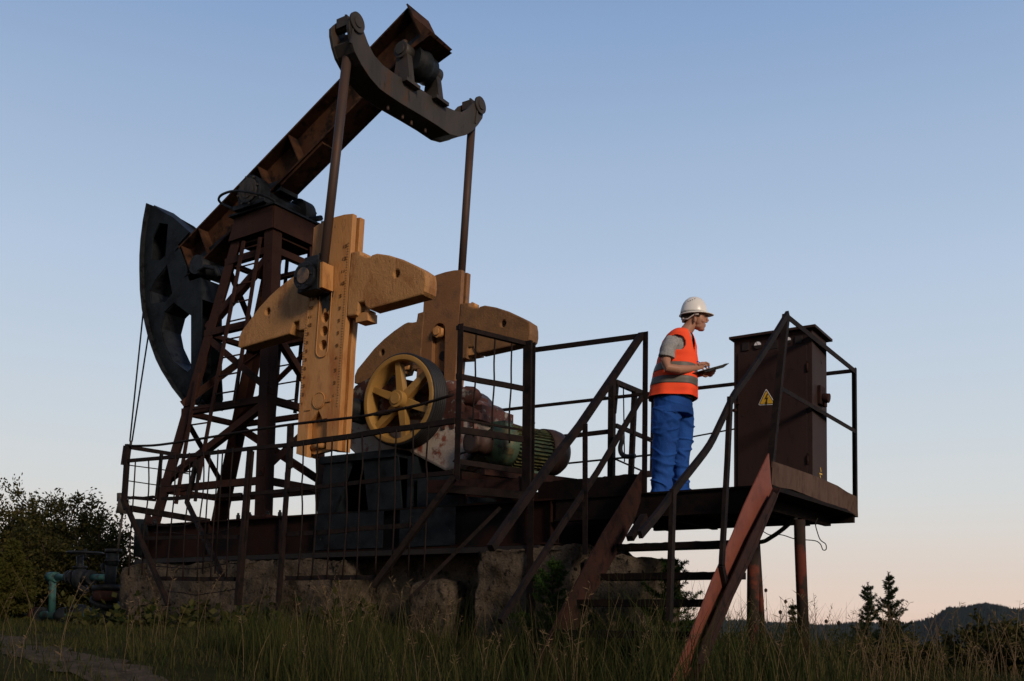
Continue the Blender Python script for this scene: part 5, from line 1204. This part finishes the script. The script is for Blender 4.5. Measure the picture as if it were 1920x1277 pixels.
# right-hand conifers and bushes
b=base_at(1628,30); spruce('spruce_tree',b,height_to(b,1628,1092),1.05,11,MC,'narrow dark spruce, the shorter of the pair on the right horizon',group='spruces on the right horizon',whorls=24,dens=2.8,needle=.07,gap=.20,thin=.03)
b=base_at(1667,31); spruce('spruce_tree',b,height_to(b,1667,1073),1.25,12,MC,'tall dark spruce, the higher of the pair on the right horizon',group='spruces on the right horizon',whorls=28,dens=3.2,needle=.07,gap=.18,thin=.03)
tr_(broad,1695,1140,29,'leafy_bush',.5,13,ML,'rounded leafy bush tucked against the taller spruce','bush',None,22,14,14,.08,.03)
tr_(broad,1872,1160,17,'leafy_bush',.75,14,ML,'big dark bush rising at the right edge of the picture','bush',None,30,18,18,.07,.04)
tr_(broad,1930,1190,13,'leafy_bush',.7,15,ML,'dark bush cut by the right edge in front of the hill','bush',None,30,18,18,.06,.04)
bl_=[(1555,1205,24,'wide'),(1602,1190,27,'low'),(1730,1192,26,''),(1775,1200,20,''),(1822,1195,23,''),(1520,1195,20,''),(1455,1192,19,''),(1395,1200,18,''),(1650,1205,19,''),(1700,1215,16,'')]
DESC=['low dark bush below the hill, between the spruce pair and the right pipe leg','low dark bush just left of the shorter spruce','low dark bush right of the spruce pair under the hill slope','small dark bush in the right foreground under the middle of the hill','dark bush under the crest of the hill','low bush immediately right of the thicker pipe leg','low bush between the two pipe legs of the platform','low bush behind the foot of the red stair stringer','dark bush in front of the shorter spruce trunk','dark bush in front of the taller spruce, nearest the grass']
for i,(px,ty,D_,_) in enumerate(bl_): tr_(broad,px,ty,D_,'dark_bush',.9 if D_>21 else .7,30+i,ML,DESC[i],'bush','dark bushes along the right crest',22,14,16,.075,.03)
b=base_at(1487,21); spruce('small_spruce',b,height_to(b,1487,1125),.35,40,MC,'thin distant young spruce between the platform pipe legs',whorls=16,dens=1.0,needle=.06,gap=.1)
# young spruces near the stairs
def ysp(px,ty,Y,Wd,seed,label):
    p=oy(px,ty,Y); b=V((p.x,p.y,g(p.x,p.y)-.03)); return spruce('young_spruce',b,p.z-b.z,Wd,seed,MCY,label,group='young spruces by the stairs',whorls=12,dens=3.6,needle=.026,thin=.014)
ysp(1256,1040,7.75,.60,21,'bushy young spruce growing up between the two stair stringers')
ysp(1037,1046,7.6,.42,22,'young spruce in front of the concrete between the railing post and dark stringer')
mb=MB()
for (a,b_) in (((1256,1052),(1232,1038)),((1258,1052),(1281,1034))): pass
# ------------------------------------------------------------------ grass
def in_view(n,r0,r1,rs,pw=1.0,margin=4):
    r=np.sqrt(r0**2+(r1**2-r0**2)*rs.random(n)**pw); az=rs.uniform(R(-27.3-margin),R(27.3+margin),n)+YAW
    return -np.sin(az)*r,np.cos(az)*r,r
_g=np.vectorize(lambda x,y:g(x,y))
def blades(name,n,r0,r1,h0,h1,wd,m,label,seed,lean=.5,seg=3,pw=1.0,clump=0,filt=None):
    rs=np.random.default_rng(seed); x,y,r=in_view(n,r0,r1,rs,pw)
    if clump:
        cx,cy,_=in_view(clump,r0,r1,rs,pw); k=rs.integers(0,clump,n); sp=rs.random(n)<.75
        x=np.where(sp,cx[k]+rs.normal(size=n)*.09,x); y=np.where(sp,cy[k]+rs.normal(size=n)*.09,y)
    keep=np.ones(n,bool)
    if filt is not None: keep=filt(x,y)
    # nothing grows through the concrete
    keep&=~((x>-11.3)&(x<-4.1)&(y>8.1)&(y<9.4))
    dpath=np.full(len(x),9.0)
    x,y=x[keep],y[keep]; n=len(x); z=_g(x,y)
    pn=np.array([noise.noise(V((a*.8,b*.8,5))) for a,b in zip(x,y)])
    azr=np.arctan2(-x,y)-YAW; h=(1.0+.35*np.clip((R(4)-azr)/R(8),0,1)*(h0>.2))*(h0+(h1-h0)*rs.random(n)**1.5)*(1+.7*pn)*np.clip(1.0-(azr-R(9))/R(26),.62,1.0); az=rs.random(n)*6.283; ln=lean*h*(.2+rs.random(n))
    dx,dy=np.cos(az)*ln,np.sin(az)*ln; sx=-np.sin(az+rs.normal(size=n)*.8); sy=np.cos(az)
    vs=[];
    for k in range(seg+1):
        t=k/seg; w_=wd*(1-t**1.6)*(.6+.8*.5)+.0006; px=x+dx*t**2; py=y+dy*t**2; pz=z-.02+h*(t-.22*lean*t**2)
        vs.append(np.stack([px-sx*w_/2,py-sy*w_/2,pz],1)); vs.append(np.stack([px+sx*w_/2,py+sy*w_/2,pz],1))
    v=np.stack(vs,1).reshape(-1,3); m_=2*(seg+1); base=(np.arange(n)*m_)[:,None]
    q=np.concatenate([base+np.array([[2*k,2*k+1,2*k+3,2*k+2]]) for k in range(seg)],0)
    o=fast_mesh(name,v,q,m); tag(o,label,'grass',kind='stuff'); return o
PATHP=[(p.x,p.y) for p in PATHV]
def offpath(x,y):
    d=np.full(len(x),9.)
    for (a,b_) in zip(PATHP,PATHP[1:]):
        ax,ay,bx_,by_=a[0],a[1],b_[0],b_[1]; t=np.clip(((x-ax)*(bx_-ax)+(y-ay)*(by_-ay))/((bx_-ax)**2+(by_-ay)**2),0,1); d=np.minimum(d,np.hypot(x-ax-t*(bx_-ax),y-ay-t*(by_-ay)))
    return (d>.10+.16*np.random.default_rng(4).random(len(x)))|(np.random.default_rng(3).random(len(x))<.42)
blades('grass',62000,4.2,13.5,.06,.20,.0065,MG,'dark green meadow grass covering the whole foreground below the machine',5,.6,clump=1500,filt=offpath)
blades('dry_grass',9000,4.2,13,.06,.22,.004,MD,'short straw-coloured grass mixed through the green foreground meadow',6,.9,clump=500,filt=offpath)
blades('far_grass',22000,13,40,.15,.35,.02,MG,'darker grass on the slope falling away behind the platform',8,.5)
def tallz(x,y):
    az=np.degrees(np.arctan2(-x,y)-YAW)   # positive to the left
    return (az<16)&((y<8.0)|(x>-4.0))&(az>-19)
blades('tall_grass',11000,5.6,9.3,.24,.56,.0055,MG,'tall green grass blades standing before the railing and stairs',9,.45,seg=4,clump=150,filt=tallz)
# seed stalks
def stalks(n,seed):
    rs=np.random.default_rng(seed); mb=MB(); x,y,r=in_view(n*3,5.8,10.5,rs); c=0
    for a,b_ in zip(x,y):
        if c>=n: break
        if (-11.3<a<-4.1 and 8.0<b_<9.5): continue
        if a<-7.5 and rs.random()<.85: continue
        if math.degrees(math.atan2(-a,b_)-YAW)>12 and rs.random()<.8: continue
        H=.30+.42*rs.random()**1.4; 
        if a>-4.5: H*=1.12
        z=g(a,b_)-.02; az=rs.random()*6.283; ln=.12+.25*rs.random(); dx,dy=math.cos(az)*ln*H,math.sin(az)*ln*H
        P=[V((a+dx*t*t,b_+dy*t*t,z+H*(t-.12*t*t))) for t in (0,.3,.6,.85,1)]
        mb.tube(P,[.0022,.002,.0017,.0013,.001],3,False); c+=1
        k=rs.integers(0,3)
        if k<2:
            for j in range(9 if k else 16):
                t=.72+.28*rs.random(); p=V((a+dx*t*t,b_+dy*t*t,z+H*(t-.12*t*t))); d=V((rs.normal(),rs.normal(),1.1 if k==0 else .5)).normalized(); l=(.02 if k==0 else .05)*(.5+rs.random())
                s_=d.cross(V((rs.normal(),rs.normal(),rs.normal()))).normalized()*.0028; mb.add([p,p+d*l*.5+s_,p+d*l,p+d*l*.5-s_],[[0,1,2,3]])
    return mb
tag(part('seed_stalks',stalks(460,77),MS,fix=False),'thin dry seed-headed grass stalks rising above the meadow','grass',kind='stuff')
mb=MB(); rs=np.random.default_rng(5)
for (px,py_,Y) in ((1473,1128,9.0),(1436,1107,8.6),(1549,1165,8.8),(1573,1168,8.4),(1463,1148,8.2)):
    p=oy(px,py_,Y); zb=g(p.x,p.y); mb.tube([V((p.x+.05,p.y,zb)),V((p.x+.02,p.y,(zb+p.z)/2)),p],[.004,.003,.002],5); mb.blob(p,(.016,.016,.020),1)
mb_=tag(part('thistle_heads',mb,mat('dark_thistle',(.03,.02,.015),None,5,.9,bump=0),fix=False),'dark round thistle heads on thin stems against the sky near the pipe legs','weed',kind='stuff')
# small leafy weeds by the foundation
def weeds(n,seed):
    rs=np.random.default_rng(seed); C=[];D=[]
    for i in range(n):
        x=rs.uniform(-11.5,-6.5); y=rs.uniform(6.9,7.95); z=g(x,y); k=26
        C.append(np.array([x,y,z])+np.abs(rs.normal(size=(k,3)))*[.10,.08,.13]*np.array([rs.choice([-1,1]),1,1])); D.append(rs.normal(size=(k,3))+[0,0,.3])
    return leaves(np.concatenate(C),np.concatenate(D),.10,.06,rs)
v,q=weeds(46,4); tag(fast_mesh('broadleaf_weeds',v,q,MG),'low broad-leaved weeds hugging the base of the concrete','weed',kind='stuff')
# ================================================================== DISTANT HILLS
def hill(name,pts,dist,depth,seed,label=None):
    # ridge line given by directions and heights above eye; a real mound with depth
    n=len(pts); mb=MB(); cols=[]; nc=90; nr=26; vs=[]
    for i in range(nc+1):
        t=i/nc*(n-1); k=min(int(t),n-2); f=t-k; f=f*f*(3-2*f); px=pts[k][0]+(pts[k+1][0]-pts[k][0])*(t-k); h=pts[k][1]+(pts[k+1][1]-pts[k][1])*f
        d=ray(px,1175); s_=1/math.hypot(d.x,d.y)
        for j in range(nr+1):
            u=j/nr; rr_=dist-depth/2+depth*u; prof=math.sin(math.pi*u)**.8; z=-75+(75+h)*prof+6*noise.noise(V((px*.02,u*5,seed)))*prof
            vs.append((d.x*s_*rr_,d.y*s_*rr_,z))
    fs=[[i*(nr+1)+j,(i+1)*(nr+1)+j,(i+1)*(nr+1)+j+1,i*(nr+1)+j+1] for i in range(nc) for j in range(nr)]
    mb.add(vs,fs,True); tag(part(name,mb,mat(name+'_slope',(.012,.022,.020),(.018,.030,.026),.02,1,bump=0,spec=.02)),kind='structure'); return vs,nc,nr
H1=hill('hills',[(1560,-8),(1640,-3),(1700,5),(1745,13),(1790,26),(1815,31),(1840,33),(1870,31),(1900,28),(1940,26),(2000,20),(2100,20),(2250,5)],1500,700,1)
H2=hill('hills',[(-400,6),(0,9),(300,8),(700,10),(1000,8),(1300,9),(1380,11),(1440,9),(1500,6),(1560,5),(1620,7),(1700,6),(1800,4),(2100,4)],1900,500,2)
def forest(hh,n,seed,size,name,label,zmin):
    vs,nc,nr=hh; rs=np.random.default_rng(seed); V_=[];T_=[]; o=0
    for i in range(n):
        a=rs.random()*nc*.999; u=rs.random()*(nr*.56); i0=int(a); j0=int(u); p=np.array(vs[i0*(nr+1)+j0])*(1-(a-i0))+np.array(vs[(i0+1)*(nr+1)+j0])*(a-i0); q=np.array(vs[i0*(nr+1)+j0+1])*(1-(a-i0))+np.array(vs[(i0+1)*(nr+1)+j0+1])*(a-i0); p=p*(1-(u-j0))+q*(u-j0)
        if p[2]<zmin: continue
        H=size*(.6+.6*rs.random()); W_=H*(.20+.14*rs.random()); 
        for k in range(5): an=k*1.2566+rs.random(); V_.append(p+[W_*math.cos(an),W_*math.sin(an),-1]); 
        V_.append(p+[0,0,H]); T_+= [[o+k,o+(k+1)%5,o+5] for k in range(5)]; o+=6
    ob=fast_mesh(name,V_,None,leafmat(name+'_green',(.010,.020,.018),(.020,.034,.028)),tris=T_); tag(ob,label,'forest',kind='stuff')
forest(H1,9000,3,9,'hill_forest','conifer forest covering the dark hill on the right horizon',-30)
forest(H2,9000,4,9,'ridge_forest','conifer forest along the low distant ridge on the horizon',-15)

# ------------------------------------------------------------------ evening air
mb=MB(); mb.box((-2600,-60,-130),(1400,2700,160)); hzm=bpy.data.materials.new('evening_air'); hzm.use_nodes=True; n_=hzm.node_tree.nodes; n_.clear()
vo=n_.new('ShaderNodeVolumePrincipled'); mo=n_.new('ShaderNodeOutputMaterial'); vo.inputs['Color'].default_value=(.75,.82,.95,1); vo.inputs['Density'].default_value=.000035; hzm.node_tree.links.new(vo.outputs[0],mo.inputs['Volume'])
tag(part('haze',mb,hzm),'faint evening haze over the valley','haze',kind='stuff')
